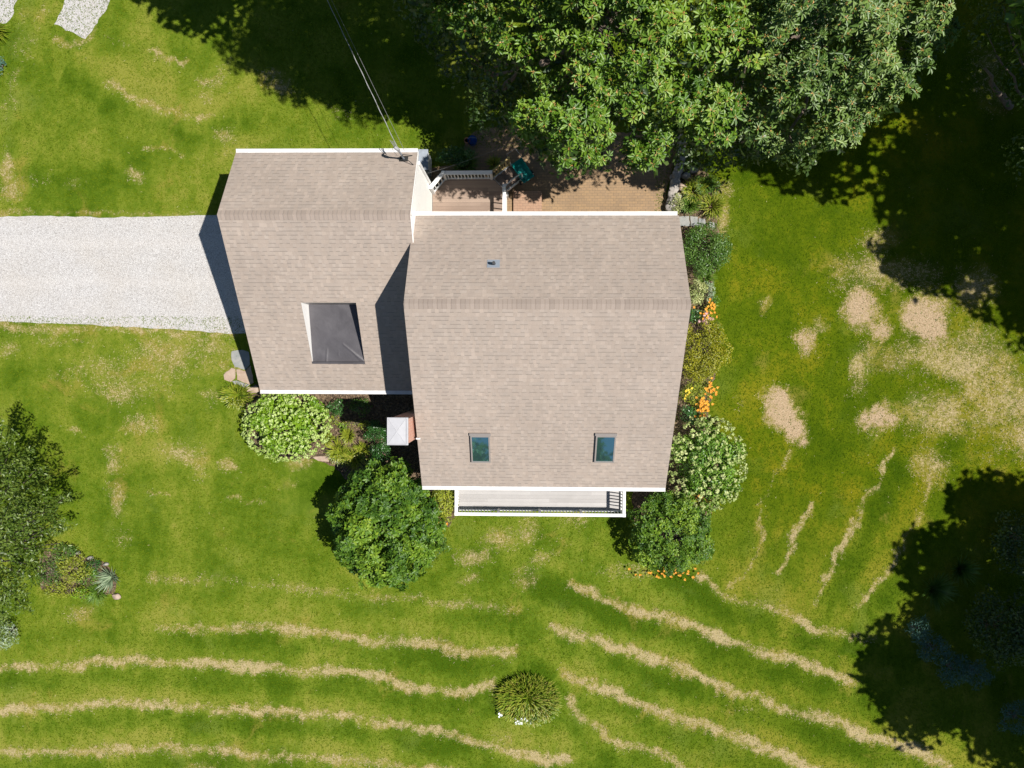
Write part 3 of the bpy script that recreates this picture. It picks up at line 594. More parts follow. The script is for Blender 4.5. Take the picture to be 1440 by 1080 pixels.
# chimney
zt = 5.5; cA, cB = P(544.5, 587, zt), P(574, 626, zt); cx0, cx1, cy1, cy0 = cA[0], cB[0], cA[1], cB[1]; cx1 = min(cx1, mXL-.035)
mb = MB(); i_ = .045; bx0, bx1, by0, by1 = cx0+i_, cx1-i_*.3, cy0+i_, cy1-i_
for (p, q) in (((bx0, by0), (bx1, by0)), ((bx1, by0), (bx1, by1)), ((bx1, by1), (bx0, by1)), ((bx0, by1), (bx0, by0))):
    L = math.hypot(q[0]-p[0], q[1]-p[1]); mb.poly([(*p, 0), (*q, 0), (*q, zt-.05), (*p, zt-.05)], [(0, 0), (L, 0), (L, zt), (0, zt)])
ch = mb.build('chimney', M['brick'], house)
mb = MB(); cxm, cym = (cx0+cx1)/2, (cy0+cy1)/2; hx, hy = (cx1-cx0)/2, (cy1-cy0)/2
mb.box((cxm, cym, zt-.03), (hx, hy, .03)); q0 = [(cxm-hx+.035, cym-hy+.035), (cxm+hx-.07, cym-hy+.035), (cxm+hx-.07, cym+hy-.035), (cxm-hx+.035, cym+hy-.035)]; ap = (cxm-.015, cym, zt+.028)
for k in range(4): mb.poly([(*q0[k], zt+.006), (*q0[(k+1) % 4], zt+.006), ap])
for k in range(4): mb.bar((*q0[k], zt+.010), (ap[0], ap[1], ap[2]+.004), .03, .008)
mb.box((cxm-hx+.015, cym, zt+.016), (.015, hy, .016)); mb.box((cxm+hx-.03, cym, zt+.016), (.03, hy, .016)); 
for s in (-1, 1): mb.box((cxm-.015, cym+s*(hy-.015), zt+.015), (hx-.035, .014, .015))
mb.build('chimney_cap', M['metal'], ch, bevel=.004)
# roof details
vp = on_m(694, 371); mb = MB(); mb.tube([vp+np.array([.02, 0, -.1]), vp+np.array([.02, 0, .30])], .05, 12); pv = mb.build('vent_pipe', M['pipe'], house)
nn = np.array([0, mYr-mYn, mzr-mzn]); nn /= np.linalg.norm(nn); n2 = np.cross(nn, [1, 0, 0]); n2 = n2 if n2[2] > 0 else -n2
mb = MB(); mb.box(vp+n2*.008, (.20, .16, .006), ax=(np.array([1., 0, 0]), nn, n2)); mb.build('flashing', M['flash'], pv)
q = P(588.5, 616.5, 4.2); q[0] = mXL-.0
mb = MB(); mb.tube([q+[0.0, 0, -.05], q+[.0, 0, .08], q+[.12, 0, .10]], .035, 8); mb.build('roof_vent', M['white'], house)
q = P(576, 567.5, 2.0); mb = MB(); mb.box((wmx0-.18, q[1], 2.0), (.18, .10, .05)); mb.box((wmx0-.05, q[1], 2.1), (.05, .14, .1)); mb.build('wall_lamp', M['white'], house, bevel=.01)
mb = MB(); mb.box((wmx0-.09, P(583, 630, 1.)[1], .9), (.09, .22, .3)); mb.build('meter_box', M['cabinet'], house, bevel=.015)
for (x, y, z1) in ((mXR-.16, mN+.05, mzn-.2), (gXL+.25, gN+.05, gzn-.2), (mXL+.25, mS-.05, mzs-.2)):
    s = 1 if y > 0 else -1; mb = MB(); mb.tube([(x, y+s*.28, z1+.06), (x, y+s*.03, z1-.2), (x, y+s*.03, .25), (x, y+s*.2, .12)], .038, 8); mb.build('downspout', M['gutter'], house)

# service mast and cables
mp_ = on_g(568, 223.5) if False else None
z = 4.7
for _ in range(20):
    p = P(568, 223.5, z); z = gzn+(gzr-gzn)*(p[1]-gYn)/(gYr-gYn)
mt = empty('service_mast', p, 'grey electric service mast standing on the back edge of the garage roof', 'mast')
top = p+np.array([0, 0, 1.05])
mb = MB(); mb.tube([p-[0, 0, .1], top-[0, 0, .08]], .032, 10); mb.build('pole', M['flash'], mt)
mb = MB(); mb.tube([top-[0, 0, .08], top+[-.02, .02, .03], top+[-.09, .06, .04], top+[-.13, .09, -.03]], [.05, .06, .055, .04], 10); mb.build('weatherhead', M['wire'], mt)
mb = MB(); mb.box(p+[0, 0, .02], (.14, .12, .012), ax=(np.array([1., 0, 0]), np.array([0, -.83, .55]), np.array([0, .55, .83]))); mb.tube([p+[0, 0, .55], p+[.35, -.25, .2]], .012, 6); mb.tube([p+[0, 0, .55], p+[.28, .12, -.02]], .012, 6); mb.build('bracket', M['rubber'], mt)
mb = MB()
for k in range(3):
    a = top+[-.12, .08, 0]; b_ = top+[-.3+.05*k, .35, -.12-.05*k]; mb.tube([a, a+[-.06+.02*k, .06, -.14], (a+b_)/2+[.03, -.04, -.16], b_], .010, 6)
mb.build('drip_loops', M['darkwire'], mt)
def cable(a, b_, sag, r_, mat, name, label, n=26, twist=None):
    mb = MB(); a = np.array(a, float); b_ = np.array(b_, float)
    pts = [a+(b_-a)*t-np.array([0, 0, sag*4*t*(1-t)]) for t in np.linspace(0, 1, n)]
    mb.tube(pts, r_, 6)
    if twist:
        nn_ = n*8; pts = [a+(b_-a)*t-np.array([0, 0, sag*4*t*(1-t)])+twist*np.array([math.cos(t*90), math.sin(t*90), 0]) for t in np.linspace(0, 1, nn_)]; mb.tube(pts, r_*.7, 5)
    return tag(mb.build(name, mat), label, 'cable')
pe = P(297, -340, 7.8)
cable(top+[-.05, .10, -.12], pe, .35, .008, M['wire'], 'service_cable', 'pale twisted power cable running up from the roof mast', twist=.013)
cable(top+[.12, .10, -.45], pe+[.05, 0, -.7], .5, .006, M['darkwire'], 'telephone_cable', 'thin dark phone cable hanging beside the thicker power cable')
up = empty('utility_pole', (pe[0], pe[1], 0), 'brown wooden utility pole holding the far end of the power cable', 'utility pole')
mb = MB(); mb.tube([(pe[0], pe[1], 0), (pe[0], pe[1], 8.6)], [.16, .11], 12); mb.build('pole', M['poleb'], up); mb = MB(); mb.box((pe[0], pe[1]+.12, 8.0), (.9, .06, .06)); mb.build('crossarm', M['poleb'], up)
cl0 = P(597.5, 245, 3.2); cl0[0] = gXR+.02
cable(cl0, P(738, 193, 5.0), .25, .0030, M['darkwire'], 'clothes_line', 'thin pale line stretched from the garage wall towards the tree')
# cabinet at the garage corner
ca, cb = P(588, 211, 1.25), P(599, 238, 1.25); cc_ = (ca+cb)/2; hx, hy = .20, (ca[1]-cb[1])/2
ct = empty('utility_cabinet', (cc_[0], cc_[1], 0), 'narrow grey metal cabinet standing at the back corner of the garage', 'cabinet')
mb = MB(); mb.box((cc_[0], cc_[1], .61), (hx, hy, .61)); mb.build('body', M['cabinet'], ct, bevel=.02)
mb = MB(); mb.box((cc_[0], cc_[1], 1.24), (hx+.03, hy+.03, .025)); mb.build('lid', M['cabinet'], ct, bevel=.01)
mb = MB(); mb.box((cc_[0]+hx+.012, cc_[1], .62), (.01, hy-.06, .5)); mb.build('door', M['white'], ct)

# ---------------------------------------------------------------- decks
def railing(root, a, b_, zf, mat=None, h=.95, wtop=.10, sp=.125, bsz=.018, label=None, posts=True):
    mat = mat or M['white']; a = np.array(a, float); b_ = np.array(b_, float); L = np.linalg.norm((b_-a)[:2]); d = (b_-a)/L; A = math.atan2(d[1], d[0])
    t = MB(); t.bar([*a[:2], a[2]+h], [*b_[:2], b_[2]+h], wtop, .04); r0 = t.build('railing', mat, root, bevel=.006)
    if label: r0['label'] = label
    t = MB(); t.bar([*a[:2], a[2]+.09], [*b_[:2], b_[2]+.09], .05, .05); t.build('bottom_rail', mat, r0)
    n = max(1, int(L/sp)); 
    for k in range(1, n):
        q = a+(b_-a)*k/n; t = MB(); t.box((q[0], q[1], q[2]+.52), (bsz, bsz, .405), rz=A); t.build('baluster', mat, r0)
    return r0
def post(root, p, z0, z1, mat=None, s=.05):
    t = MB(); t.box((p[0], p[1], (z0+z1)/2), (s, s, (z1-z0)/2)); t.box((p[0], p[1], z1+.015), (s+.015, s+.015, .015)); t.build('post', mat or M['white'], root, bevel=.005)
# back deck
zb = .75
bc = [P(607, 271, zb), P(626, 250.5, zb), P(693, 250, zb), P(712, 269, zb), P(712, 300, zb)]
bc[0][0] = gXR+.005; x_e = (bc[3][0]+bc[4][0])/2; bc[3][0] = x_e; bc[4] = np.array([x_e, mN, zb])
bd = empty('deck', (bc[1][0], mN, 0), 'small brown timber back deck with cut corners and white railing', 'deck', None)
outl = [np.array([gXR+.005, mN, zb]), bc[4], bc[3], bc[2], bc[1], bc[0]]
def slab(pts, z, th, name, mat, root):
    mb = MB(); mb.poly([(p[0], p[1], z) for p in pts]); mb.poly([(p[0], p[1], z-th) for p in pts][::-1])
    for i in range(len(pts)):
        a, c = pts[i], pts[(i+1) % len(pts)]; mb.poly([(a[0], a[1], z-th), (c[0], c[1], z-th), (c[0], c[1], z), (a[0], a[1], z)])
    return mb.build(name, mat, root)
slab(outl, zb, .035, 'floor', M['deck_back'], bd)
ins = lambda a, c, t: a+(c-a)*t
fr = MB()
for a, c in zip(outl[1:], outl[2:]): fr.bar([a[0], a[1], zb-.14], [c[0], c[1], zb-.14], .04, .2)
for a in outl[1:]: fr.box((a[0]-.06 if a is outl[1] else a[0], a[1]-.06, .3), (.06, .06, .3))
fr.build('frame', M['white'], bd)
cen = sum(outl)/6; I = [p+(cen-p)*.035 for p in bc]
railing(bd, I[0], I[1], zb, sp=.15, bsz=.02, wtop=.15); railing(bd, I[1], I[2], zb, sp=.125, bsz=.02, wtop=.15); railing(bd, I[3]+[0, -.05, 0], np.array([I[3][0], mN+.1, zb]), zb, sp=.2, wtop=.13)
for k in (0, 1, 2, 3): post(bd, I[k], zb-.2, zb+1.0)
# stairs towards the north-east
e0, e1 = bc[2], bc[3]; ed = (e1-e0)[:2]; eL = np.linalg.norm(ed); ed /= eL; od = np.array([-ed[1], ed[0]]); od = od if od[0] > 0 else -od
st = MB(); ang = math.atan2(ed[1], ed[0]); ec = (e0+e1)[:2]/2
for k in range(3):
    q = ec+od*(.15+.28*k); st.box((q[0], q[1], zb-.19*(k+1)), (eL/2-.03, .145, .02), rz=ang)
stp = st.build('stair', M['deck_back'], bd)
st = MB()
for s in (-1, 1):
    q = ec+ed*s*(eL/2-.02); st.bar([*q, zb-.12], [*(q+od*.95), .02], .035, .2)
st.build('stringer', M['white'], stp)
r0 = railing(bd, np.array([*(e0[:2]+od*.03), zb]), np.array([*(e0[:2]+od*.85), zb-.5]), 0, mat=M['wood'], sp=.13, wtop=.06, label='weathered yellowish stair railing')
post(bd, e0[:2]+od*.88, 0, .95+.28, M['wood'], .035)
mb = MB(); h0 = np.array([*e1[:2], zb+.92]); mb.tube([h0, h0+np.array([*od*.35, -.1]), h0+np.array([*od*.75, -.42]), h0+np.array([*od*.85, -.6]), np.array([*(e1[:2]+od*.86), 0])], .022, 8); mb.build('handrail', M['white'], bd)
# back door step pad + sill
pd = tag(sheet('step_pad', PP([(722,268.5),(762,268.5),(762,330),(722,330)], .12), .12, M['pad'], .0, 3, .12, step=5), 'square pinkish brick step pad beside the back deck', 'step')
mb = MB(); q = P(741, 297, .3); mb.box((q[0], mN+.16, .2), (.62, .14, .075)); tag(mb.build('door_step', M['concrete'], bevel=.01), 'pale concrete door step against the back wall', 'step')
# front deck
zf = .62; fa, fb = P(645, 720.5, zf), P(875, 720.5, zf)
ra, rb_ = P(641.5, 722.8, zf+.95), P(877.5, 724.5, zf+.95); fx0, fx1, fy = ra[0], rb_[0], (ra[1]+rb_[1])/2
fd = empty('deck', ((fx0+fx1)/2, mS, 0), 'long pale grey front deck with white railing under the front eave', 'deck')
slab([(fx0-.03, fy-.03), (fx1+.03, fy-.03), (fx1+.03, mS-.005), (fx0-.03, mS-.005)], zf, .035, 'floor', M['deck_front'], fd)
fr = MB(); fr.bar((fx0-.02, fy-.01, zf-.16), (fx1+.02, fy-.01, zf-.16), .04, .24)
for x in (fx0-.01, fx1+.01): fr.bar((x, mS-.02, zf-.16), (x, fy+.02, zf-.16), .04, .24)
for x in np.linspace(fx0+.05, fx1-.05, 5): fr.box((x, fy+.1, .3), (.06, .06, .3))
fr.build('frame', M['white'], fd)
nseg = 4; X = np.linspace(fx0, fx1, nseg+1)
for k in range(nseg): railing(fd, (X[k]+.05, fy, zf), (X[k+1]-.05, fy, zf), zf, sp=.118, wtop=.12, bsz=.016)
railing(fd, (fx0, mS-.05, zf), (fx0, fy+.05, zf), zf, sp=.118, wtop=.115); railing(fd, (fx1, mS-.05, zf), (fx1, fy+.05, zf), zf, sp=.118, wtop=.115)
for x in X: post(fd, (x, fy), zf-.1, zf+.955, s=.048)

# ---------------------------------------------------------------- garden things
gcart = empty('garden_cart', (*P(735, 240, .3)[:2], 0), 'teal plastic garden cart parked on the brick patio', 'cart'); c0 = P(735, 240, .45); A = R(-56)
def rp(x, y, z): return (c0[0]+x*math.cos(A)-y*math.sin(A), c0[1]+x*math.sin(A)+y*math.cos(A), z)
mb = MB(); lo = [(-.34, -.17), (.34, -.17), (.34, .17), (-.34, .17)]; hi = [(-.44, -.25), (.44, -.25), (.44, .25), (-.44, .25)]; lin = [(-.31, -.14), (.31, -.14), (.31, .14), (-.31, .14)]; hin = [(-.41, -.22), (.41, -.22), (.41, .22), (-.41, .22)]
for k in range(4):
    j = (k+1) % 4; mb.poly([rp(*lo[k], .22), rp(*lo[j], .22), rp(*hi[j], .48), rp(*hi[k], .48)]); mb.poly([rp(*lin[j], .25), rp(*lin[k], .25), rp(*hin[k], .48), rp(*hin[j], .48)]); mb.poly([rp(*hi[k], .48), rp(*hi[j], .48), rp(*hin[j], .48), rp(*hin[k], .48)])
mb.poly([rp(*a, .25) for a in lin]); mb.poly([rp(*a, .22) for a in lo][::-1]); mb.build('tub', M['teal'], gcart)
for s in (-1, 1):
    mb = MB(); mb.tube([rp(.22, s*.27, .14), rp(.22, s*.33, .14)], .14, 18); wl = mb.build('wheel', M['rubber'], gcart); mb = MB(); mb.tube([rp(.22, s*.335, .14), rp(.22, s*.345, .14)], .07, 12); mb.build('rim', M['metal'], wl)
mb = MB(); mb.tube([rp(-.30, -.2, .2), rp(-.45, -.26, .5), rp(-.80, -.2, .75), rp(-.80, .2, .75), rp(-.45, .26, .5), rp(-.30, .2, .2)], .016, 8); mb.build('handle', M['wire'], gcart)
c0 = P(664, 197, .35); bk = empty('bucket', (*c0[:2], 0), 'blue plastic bucket at the shaded edge of the patio', 'bucket')
mb = MB(); mb.tube([(c0[0], c0[1], .0), (c0[0], c0[1], .02), (c0[0], c0[1], .36), (c0[0], c0[1], .37), (c0[0], c0[1], .36), (c0[0], c0[1], .05)], [.13, .14, .19, .20, .17, .12], 20); mb.build('body', M['blue'], bk)
mb = MB(); mb.tube([(c0[0]+.18*math.cos(t), c0[1]+.05, .36+.16*math.sin(t)) for t in np.linspace(0, math.pi, 12)], .007, 6); mb.build('handle', M['metal'], bk)
c0 = P(657, 198, .15); fp = empty('flower_pot', (*c0[:2], 0), 'small orange clay pot next to the blue bucket', 'flower pot')
mb = MB(); mb.tube([(c0[0], c0[1], .0), (c0[0], c0[1], .16), (c0[0], c0[1], .16), (c0[0], c0[1], .20), (c0[0], c0[1], .20), (c0[0], c0[1], .15)], [.07, .10, .12, .12, .09, .08], 16); mb.build('body', M['terra'], fp)
mb = MB(); mb.tube([(c0[0], c0[1], .13), (c0[0], c0[1], .14)], [.085, .085], 12); mb.build('soil', M['mulch'], fp)
def rockmesh(c, rx, ry, rz, seed, name, mat, label, cat, group=None, flat=False, rot=0):
    bm = bmesh.new(); bmesh.ops.create_icosphere(bm, subdivisions=3, radius=1); r_ = np.random.default_rng(seed); D = r_.normal(size=(9, 3)); D /= np.linalg.norm(D, axis=1)[:, None]; am = r_.uniform(.62, .95, 9)
    for v in bm.verts:
        d = np.array(v.co); s = 1.
        for k in range(9):
            q = d@D[k]
            if q*s > am[k]: s = am[k]/q
        x, y = d[0]*s*rx, d[1]*s*ry; v.co = (c[0]+x*math.cos(rot)-y*math.sin(rot), c[1]+x*math.sin(rot)+y*math.cos(rot), c[2]+d[2]*s*rz)
    me = bpy.data.meshes.new(name); bm.to_mesh(me); bm.free(); o = link(name, me, mat); return tag(o, label, cat, group)
def flag(pts, mat, label, z=.03, name='flagstone', group='flat stones by the house corners', seed=1):
    o = sheet(name, PP(pts), z, mat, .018, seed, .05, step=.12); return tag(o, label, 'paving stone', group)
flag([(326,494),(341,492),(350,495),(352,512),(345,520),(331,516),(326,506)], M['slate'], 'blue grey flagstone nearest the driveway', seed=1)
flag([(315,527),(326,517),(331,519),(331,532),(325,537),(316,534)], M['tan'], 'pinkish tan flagstone farthest out on the lawn', seed=2)
flag([(333,519),(345,522),(353,514),(357,538),(352,541),(334,534)], M['tan'], 'large tan flagstone against the garage corner', z=.034, seed=3)
flag([(327,536),(333,535),(351,541),(347,545),(330,540)], M['slate'], 'narrow grey edging flagstone below the tan ones', seed=4)
flag([(345,545),(362,543),(364,552),(350,553)], M['tan'], 'small tan stone tucked under the garage eave', seed=5)
g2 = 'stepping stones at the right of the house'
flag([(955,305),(969,304),(970,318),(955,318)], M['slate'], 'grey stepping stone touching the right rear house corner', group=g2, seed=6)
flag([(970.5,304),(981,305),(982,319),(971,318.5)], M['slate'], 'middle grey stepping stone of the row', group=g2, seed=7)
flag([(982.5,307),(991,308),(994,318),(983,319)], M['slate'], 'grey stepping stone under the grassy clump', group=g2, seed=8)
flag([(996,312),(1004,313),(1006,321),(997,320)], M['slate'], 'smallest outermost grey stepping stone at the lawn edge', group=g2, seed=9)
flag([(440,643),(462,640),(463,649),(448,648)], M['tan'], 'reddish flat stone at the front bed edge', group='flat stones by the house corners', seed=12)
# low stone wall beside the patio
sw = empty('stone_wall', (*P(942, 250)[:2], 0), 'low dry stone wall curving along the right edge of the patio', 'wall')
pth = [P(*a)[:2] for a in ((952,196),(951,215),(948,232),(943,250),(940,268),(936,285),(934,302))]
k = 0; wb = []
for a, c in zip(pth[:-1], pth[1:]):
    for t in (.0, .5):
        for lay in range(2):
            k += 1; q = a+(c-a)*t; q2 = q+np.array([.17+random.uniform(-.02, .03), 0])
            o = rockmesh((q2[0], q2[1], .1+.17*lay), .22, .19, .11, 100+k, 'stone', M['rock'], None, None, rot=random.uniform(0, 3)); o.parent = sw; o.data.transform(Matrix.Translation(-sw.location))
for i, (px, py, s, lab) in enumerate(((957,264,.24,'pale boulder behind the low wall'),(963,248,.2,'smaller boulder near the tree shade'),(951,278,.2,'jagged grey rock by the wall end'),(975,240,.2,'dark rock in the tree shade'))):
    rockmesh((*P(px, py)[:2], .12), s, s*.8, .2, 50+i, 'rock', M['rock'] if i != 0 else M['tan'], lab+' beside the patio', 'rock', 'rocks beside the patio')
for i, (px, py, s, lab) in enumerate(((165,838,.2,'pale pink rock at the tip of the island bed'),(128,784,.13,'grey edging rock on the upper side of the island bed'),(112,777,.12,'small edging rock nearest the tree in the island bed'),(150,793,.12,'rounded edging rock beside the silvery plant'))):
    rockmesh((*P(px, py)[:2], .06), s, s*.7, .12, 70+i, 'rock', M['tan'] if i == 0 else M['rock'], lab, 'rock', 'rocks round the island bed')

# ---------------------------------------------------------------- foliage
def unit(a): return a/np.maximum(1e-9, np.linalg.norm(a, axis=-1, keepdims=True))
def leaf_mesh(name, pos, nor, ln, wd, mat, parent, rnd=None, dirs=None, fold=.22, wide=.55, curl=.0):
    n = len(pos); nor = unit(nor)
    if dirs is None: dirs = rng.normal(size=(n, 3))
    dirs = unit(dirs-(dirs*nor).sum(1)[:, None]*nor); sd = np.cross(nor, dirs)
    ln = (np.ones(n)*ln*rng.uniform(.7, 1.3, n))[:, None]; wd = (np.ones(n)*wd)[:, None]*ln/np.mean(ln)
    b = pos-dirs*ln*.35*0; tip = pos+dirs*ln-nor*ln*curl; mid = pos+dirs*ln*wide
    L = mid+sd*wd/2+nor*wd*fold; Rr = mid-sd*wd/2+nor*wd*fold
    V = np.stack([b, L, tip, Rr], 1).reshape(-1, 3); k = np.arange(n)*4
    F = np.concatenate([np.stack([k, k+2, k+1], 1), np.stack([k, k+3, k+2], 1)])
    if rnd is None: rnd = rng.random(n)
    return mesh_np(name, V, F, mat, parent, attrs={'rnd': np.repeat(rnd, 4)})
def sphere_dirs(n, zmin=-.3):
    out = []
    z_ = rng.uniform(zmin, 1, n); t = rng.uniform(0, 2*math.pi, n); r_ = np.sqrt(1-z_*z_)
    return np.stack([r_*np.cos(t), r_*np.sin(t), z_], 1)
def crown_points(lobes, dens, zmin=-.35, shell=(.72, 1.02)):
    pos = []; nor = []; rv = []
    for (c, r_) in lobes:
        r3 = np.array(r_ if hasattr(r_, '__len__') else (r_, r_, r_), float); ar = 2*math.pi*(1-zmin)*(r3[0]*r3[1]+r3[0]*r3[2]+r3[1]*r3[2])/3
        n = max(3, int(ar*dens)); d = sphere_dirs(n, zmin); s = rng.uniform(shell[0], shell[1], n)[:, None]
        pos.append(np.array(c)+d*r3*s); nor.append(unit(d/r3)); rv.append(np.full(n, rng.random()))
    return np.concatenate(pos), np.concatenate(nor), np.concatenate(rv)
LM = {}
def lm(key, cols, **k):
    if key not in LM: LM[key] = leafmat(key, cols, **k)
    return LM[key]
m_chest = lm('chestnut_leaf', [(.030, .080, .006), (.078, .165, .011), (.145, .245, .020), (.25, .34, .055)], rough=.42, trans=.25, spec=.4)
m_chest2 = lm('grey_green_leaf', [(.032, .076, .012), (.074, .140, .022), (.130, .205, .040), (.21, .29, .075)], rough=.42, trans=.2, spec=.4)
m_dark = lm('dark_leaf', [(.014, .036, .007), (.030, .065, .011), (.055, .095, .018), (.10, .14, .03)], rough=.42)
m_stem = solid('leaf_stalk', (.42, .22, .05), .6)
m_big = lm('bright_shrub_leaf', [(.022, .062, .010), (.058, .132, .012), (.135, .235, .018), (.28, .38, .035)], rough=.45, trans=.25, spec=.3)
m_lime = lm('lime_leaf', [(.09, .20, .008), (.16, .29, .012), (.24, .38, .02)], rough=.45, trans=.3)
m_limefl = lm('pale_green_bloom', [(.28, .42, .06), (.40, .52, .13), (.56, .63, .31)], rough=.7, trans=.25)
m_whitefl = lm('cream_bloom', [(.25, .35, .08), (.40, .47, .16), (.54, .56, .28)], rough=.7, trans=.25)
m_olive = lm('olive_leaf', [(.09, .11, .004), (.19, .20, .006), (.30, .28, .012), (.16, .19, .006)], rough=.45)
m_yel = lm('yellow_green_leaf', [(.14, .19, .015), (.24, .28, .02), (.36, .38, .04)], rough=.5, trans=.3)
m_varie = lm('variegated_leaf', [(.16, .22, .06), (.34, .37, .13), (.52, .52, .26)], rough=.5)
m_box = lm('boxwood_leaf', [(.016, .060, .010), (.036, .115, .020), (.075, .18, .045)], rough=.3, spec=.6)
m_grn = lm('mid_green_leaf', [(.034, .090, .010), (.070, .145, .018), (.12, .20, .04)], rough=.4)
m_grn2 = lm('hydrangea_leaf', [(.05, .13, .012), (.11, .22, .018), (.18, .31, .035)], rough=.4)
m_blue = lm('blue_green_needle', [(.03, .085, .060), (.05, .13, .095), (.09, .18, .14)], rough=.6, trans=.1)
m_clump = lm('clump_blade', [(.07, .14, .010), (.18, .27, .016), (.30, .32, .035), (.38, .34, .08)], rough=.45, trans=.3)
m_silver = lm('silver_blade', [(.11, .17, .09), (.22, .30, .17), (.36, .42, .28)], rough=.5, trans=.1)
m_blade = lm('arching_blade', [(.07, .13, .010), (.18, .24, .015), (.30, .33, .03), (.38, .35, .07)], rough=.4, trans=.3)
m_blade2 = lm('green_blade', [(.05, .11, .012), (.10, .19, .02), (.19, .28, .04)], rough=.4, trans=.3)
m_orange = lm('orange_petal', [(.50, .15, .01), (.66, .27, .01), (.72, .38, .03)], rough=.6, trans=.2)
m_yellowp = lm('yellow_petal', [(.8, .5, .02), (.85, .62, .05)], rough=.6, trans=.2)
m_pink = lm('pink_petal', [(.55, .28, .28), (.70, .42, .42)], rough=.6, trans=.2)
m_white = lm('white_petal', [(.72, .74, .78), (.85, .86, .88)], rough=.6, trans=.1)

def limbs(base, targets, r0, zs=.35, wig=.3, n=7):
    mb = MB(); base = np.array(base, float)
    for i, t in enumerate(targets):
        t = np.array(t, float); st_ = base+np.array([0, 0, (t[2]-base[2])*zs*random.uniform(.5, 1.2)])
        pts = [st_+(t-st_)*s+np.array([random.uniform(-wig, wig), random.uniform(-wig, wig), -math.sin(s*3.1)*wig*.5])*(0 if s in (0, 1) else 1) for s in np.linspace(0, 1, n)]
        mb.tube(pts, list(np.linspace(r0*.5, r0*.08, n)), 6)
    zt = max(t[2] for t in targets)
    top = np.mean([t for t in targets], 0); q = [base+(np.array([top[0], top[1], base[2]+(zt-base[2])*.6])-base)*s+np.array([random.uniform(-.1, .1), random.uniform(-.1, .1), 0])*(s > 0) for s in np.linspace(0, 1, 8)]
    mb.tube(q, list(np.linspace(r0*1.25, r0*.35, 8)), 10)
    return mb
def whorl_tree(name, label, base, lobes, mat, dens=9., k=8, ln=.21, wd=.085, stems=True, group=None, fill=None):
    t = empty(name, (*base[:2], 0), label, 'tree', group)
    limbs((*base[:2], 0), [l[0]-np.array([0, 0, l[1]*.5 if not hasattr(l[1], '__len__') else l[1][2]*.5]) for l in lobes[::14]], .28).build('trunk', M['bark'], t, smooth=True)
    pos, nor, rv = crown_points(lobes, dens, -.15, (.62, 1.03)); n = len(pos)
    ax = unit(nor*.55+np.array([.12, 0, .75])+rng.normal(size=(n, 3))*.22)
    # k leaves round each axis
    a = unit(np.cross(ax, rng.normal(size=(n, 3)))); b_ = np.cross(ax, a); ph = rng.uniform(0, 6.28, n)
    Ps, Ns, Ds, Rn, Ln = [], [], [], [], []
    sz = rng.uniform(.75, 1.25, n)
    for j in range(k):
        th = ph+2*math.pi*j/k+rng.normal(size=n)*.18; rad = a*np.cos(th)[:, None]+b_*np.sin(th)[:, None]
        el = rng.uniform(.0, .55, n)[:, None]; d = unit(rad*np.cos(el)+ax*np.sin(el)); nn_ = unit(ax*np.cos(el)-rad*np.sin(el))
        Ps.append(pos+d*.02+ax*rng.uniform(-.03, .04, n)[:, None]); Ds.append(d); Ns.append(nn_); Rn.append(np.clip(.5*rv+.5*rng.random(n), 0, 1)); Ln.append(sz)
    Ps = np.concatenate(Ps); Ns = np.concatenate(Ns); Ds = np.concatenate(Ds); Rn = np.concatenate(Rn); Ln = np.concatenate(Ln)
    leaf_mesh('crown', Ps, Ns, ln*Ln, wd, mat, t, Rn, Ds, fold=.25, wide=.66, curl=.18)
    if stems:
        m_ = rng.random(n) < .6; leaf_mesh('leaf_stalks', np.repeat(pos[m_], 4, 0)+rng.normal(size=(m_.sum()*4, 3))*.01+[0, 0, .03], np.repeat(ax[m_], 4, 0), .075, .016, m_stem, t)['kind'] = 'stuff'
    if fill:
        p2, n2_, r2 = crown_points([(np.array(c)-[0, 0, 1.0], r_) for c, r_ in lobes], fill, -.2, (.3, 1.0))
        leaf_mesh('inner_leaves', p2, n2_+rng.normal(size=p2.shape)*.6, .24, .13, m_dark, t)['kind'] = 'stuff'  # darker leaf colour puts inner crown shade into the gaps between clumps
    return t
def split(lobes, n=7, sub=.5, seed=5, core=.62):
    r_ = np.random.default_rng(seed); out = []
    for c, q in lobes:
        q = float(np.mean(q)); out.append((np.array(c)-[0, 0, q*.3], q*core))
        for k in range(n):
            d = r_.normal(size=3); d /= np.linalg.norm(d); d[2] = abs(d[2])*.8-.1; out.append((np.array(c)+d*q*r_.uniform(.62, .98), q*sub*r_.uniform(.6, 1.15)))
    return out
def L(px, py, z, rpx, k=1.):
    return (P(px, py, z), rpx*(CAM_H-z)/FPX*k)
lobA = [L(628,8,8.5,36),L(660,22,8.6,34),L(700,34,8.2,30),L(722,68,8,24),L(690,5,8.5,40),L(790,40,8.6,52),L(775,125,7.4,36),L(800,186,6.6,42),L(770,172,6.4,28),L(846,212,6.6,30),L(820,218,6.4,26),L(898,196,6.8,36),L(900,222,6.3,14),L(862,134,8,50),L(920,62,9.6,62),L(960,140,8.4,48),L(1000,168,7.8,40),L(1020,140,8,30),L(1010,62,9.4,52),L(880,-25,10,70),L(760,-25,9.2,60),L(830,80,9,46),L(935,180,7.2,28),L(745,85,7.4,26),L(752,190,6.2,22),L(785,208,6.2,24),L(772,186,6.8,26),L(735,165,7.0,22),L(800,172,9.2,30),L(835,180,9.0,26),L(772,165,9,26),L(790,192,8.2,22),(np.array([.3,12.3,13.4]),3.3),(np.array([-1.6,13.4,12.8]),2.6),(np.array([2.2,12.6,13.2]),2.6),
        L(630,-70,10,70),L(540,-120,11,90),L(660,-160,11.5,110),L(500,-170,12,90),L(820,-140,11.5,110),L(600,-40,9.5,45),L(980,-60,10.5,80)]
NTRUNK = 1
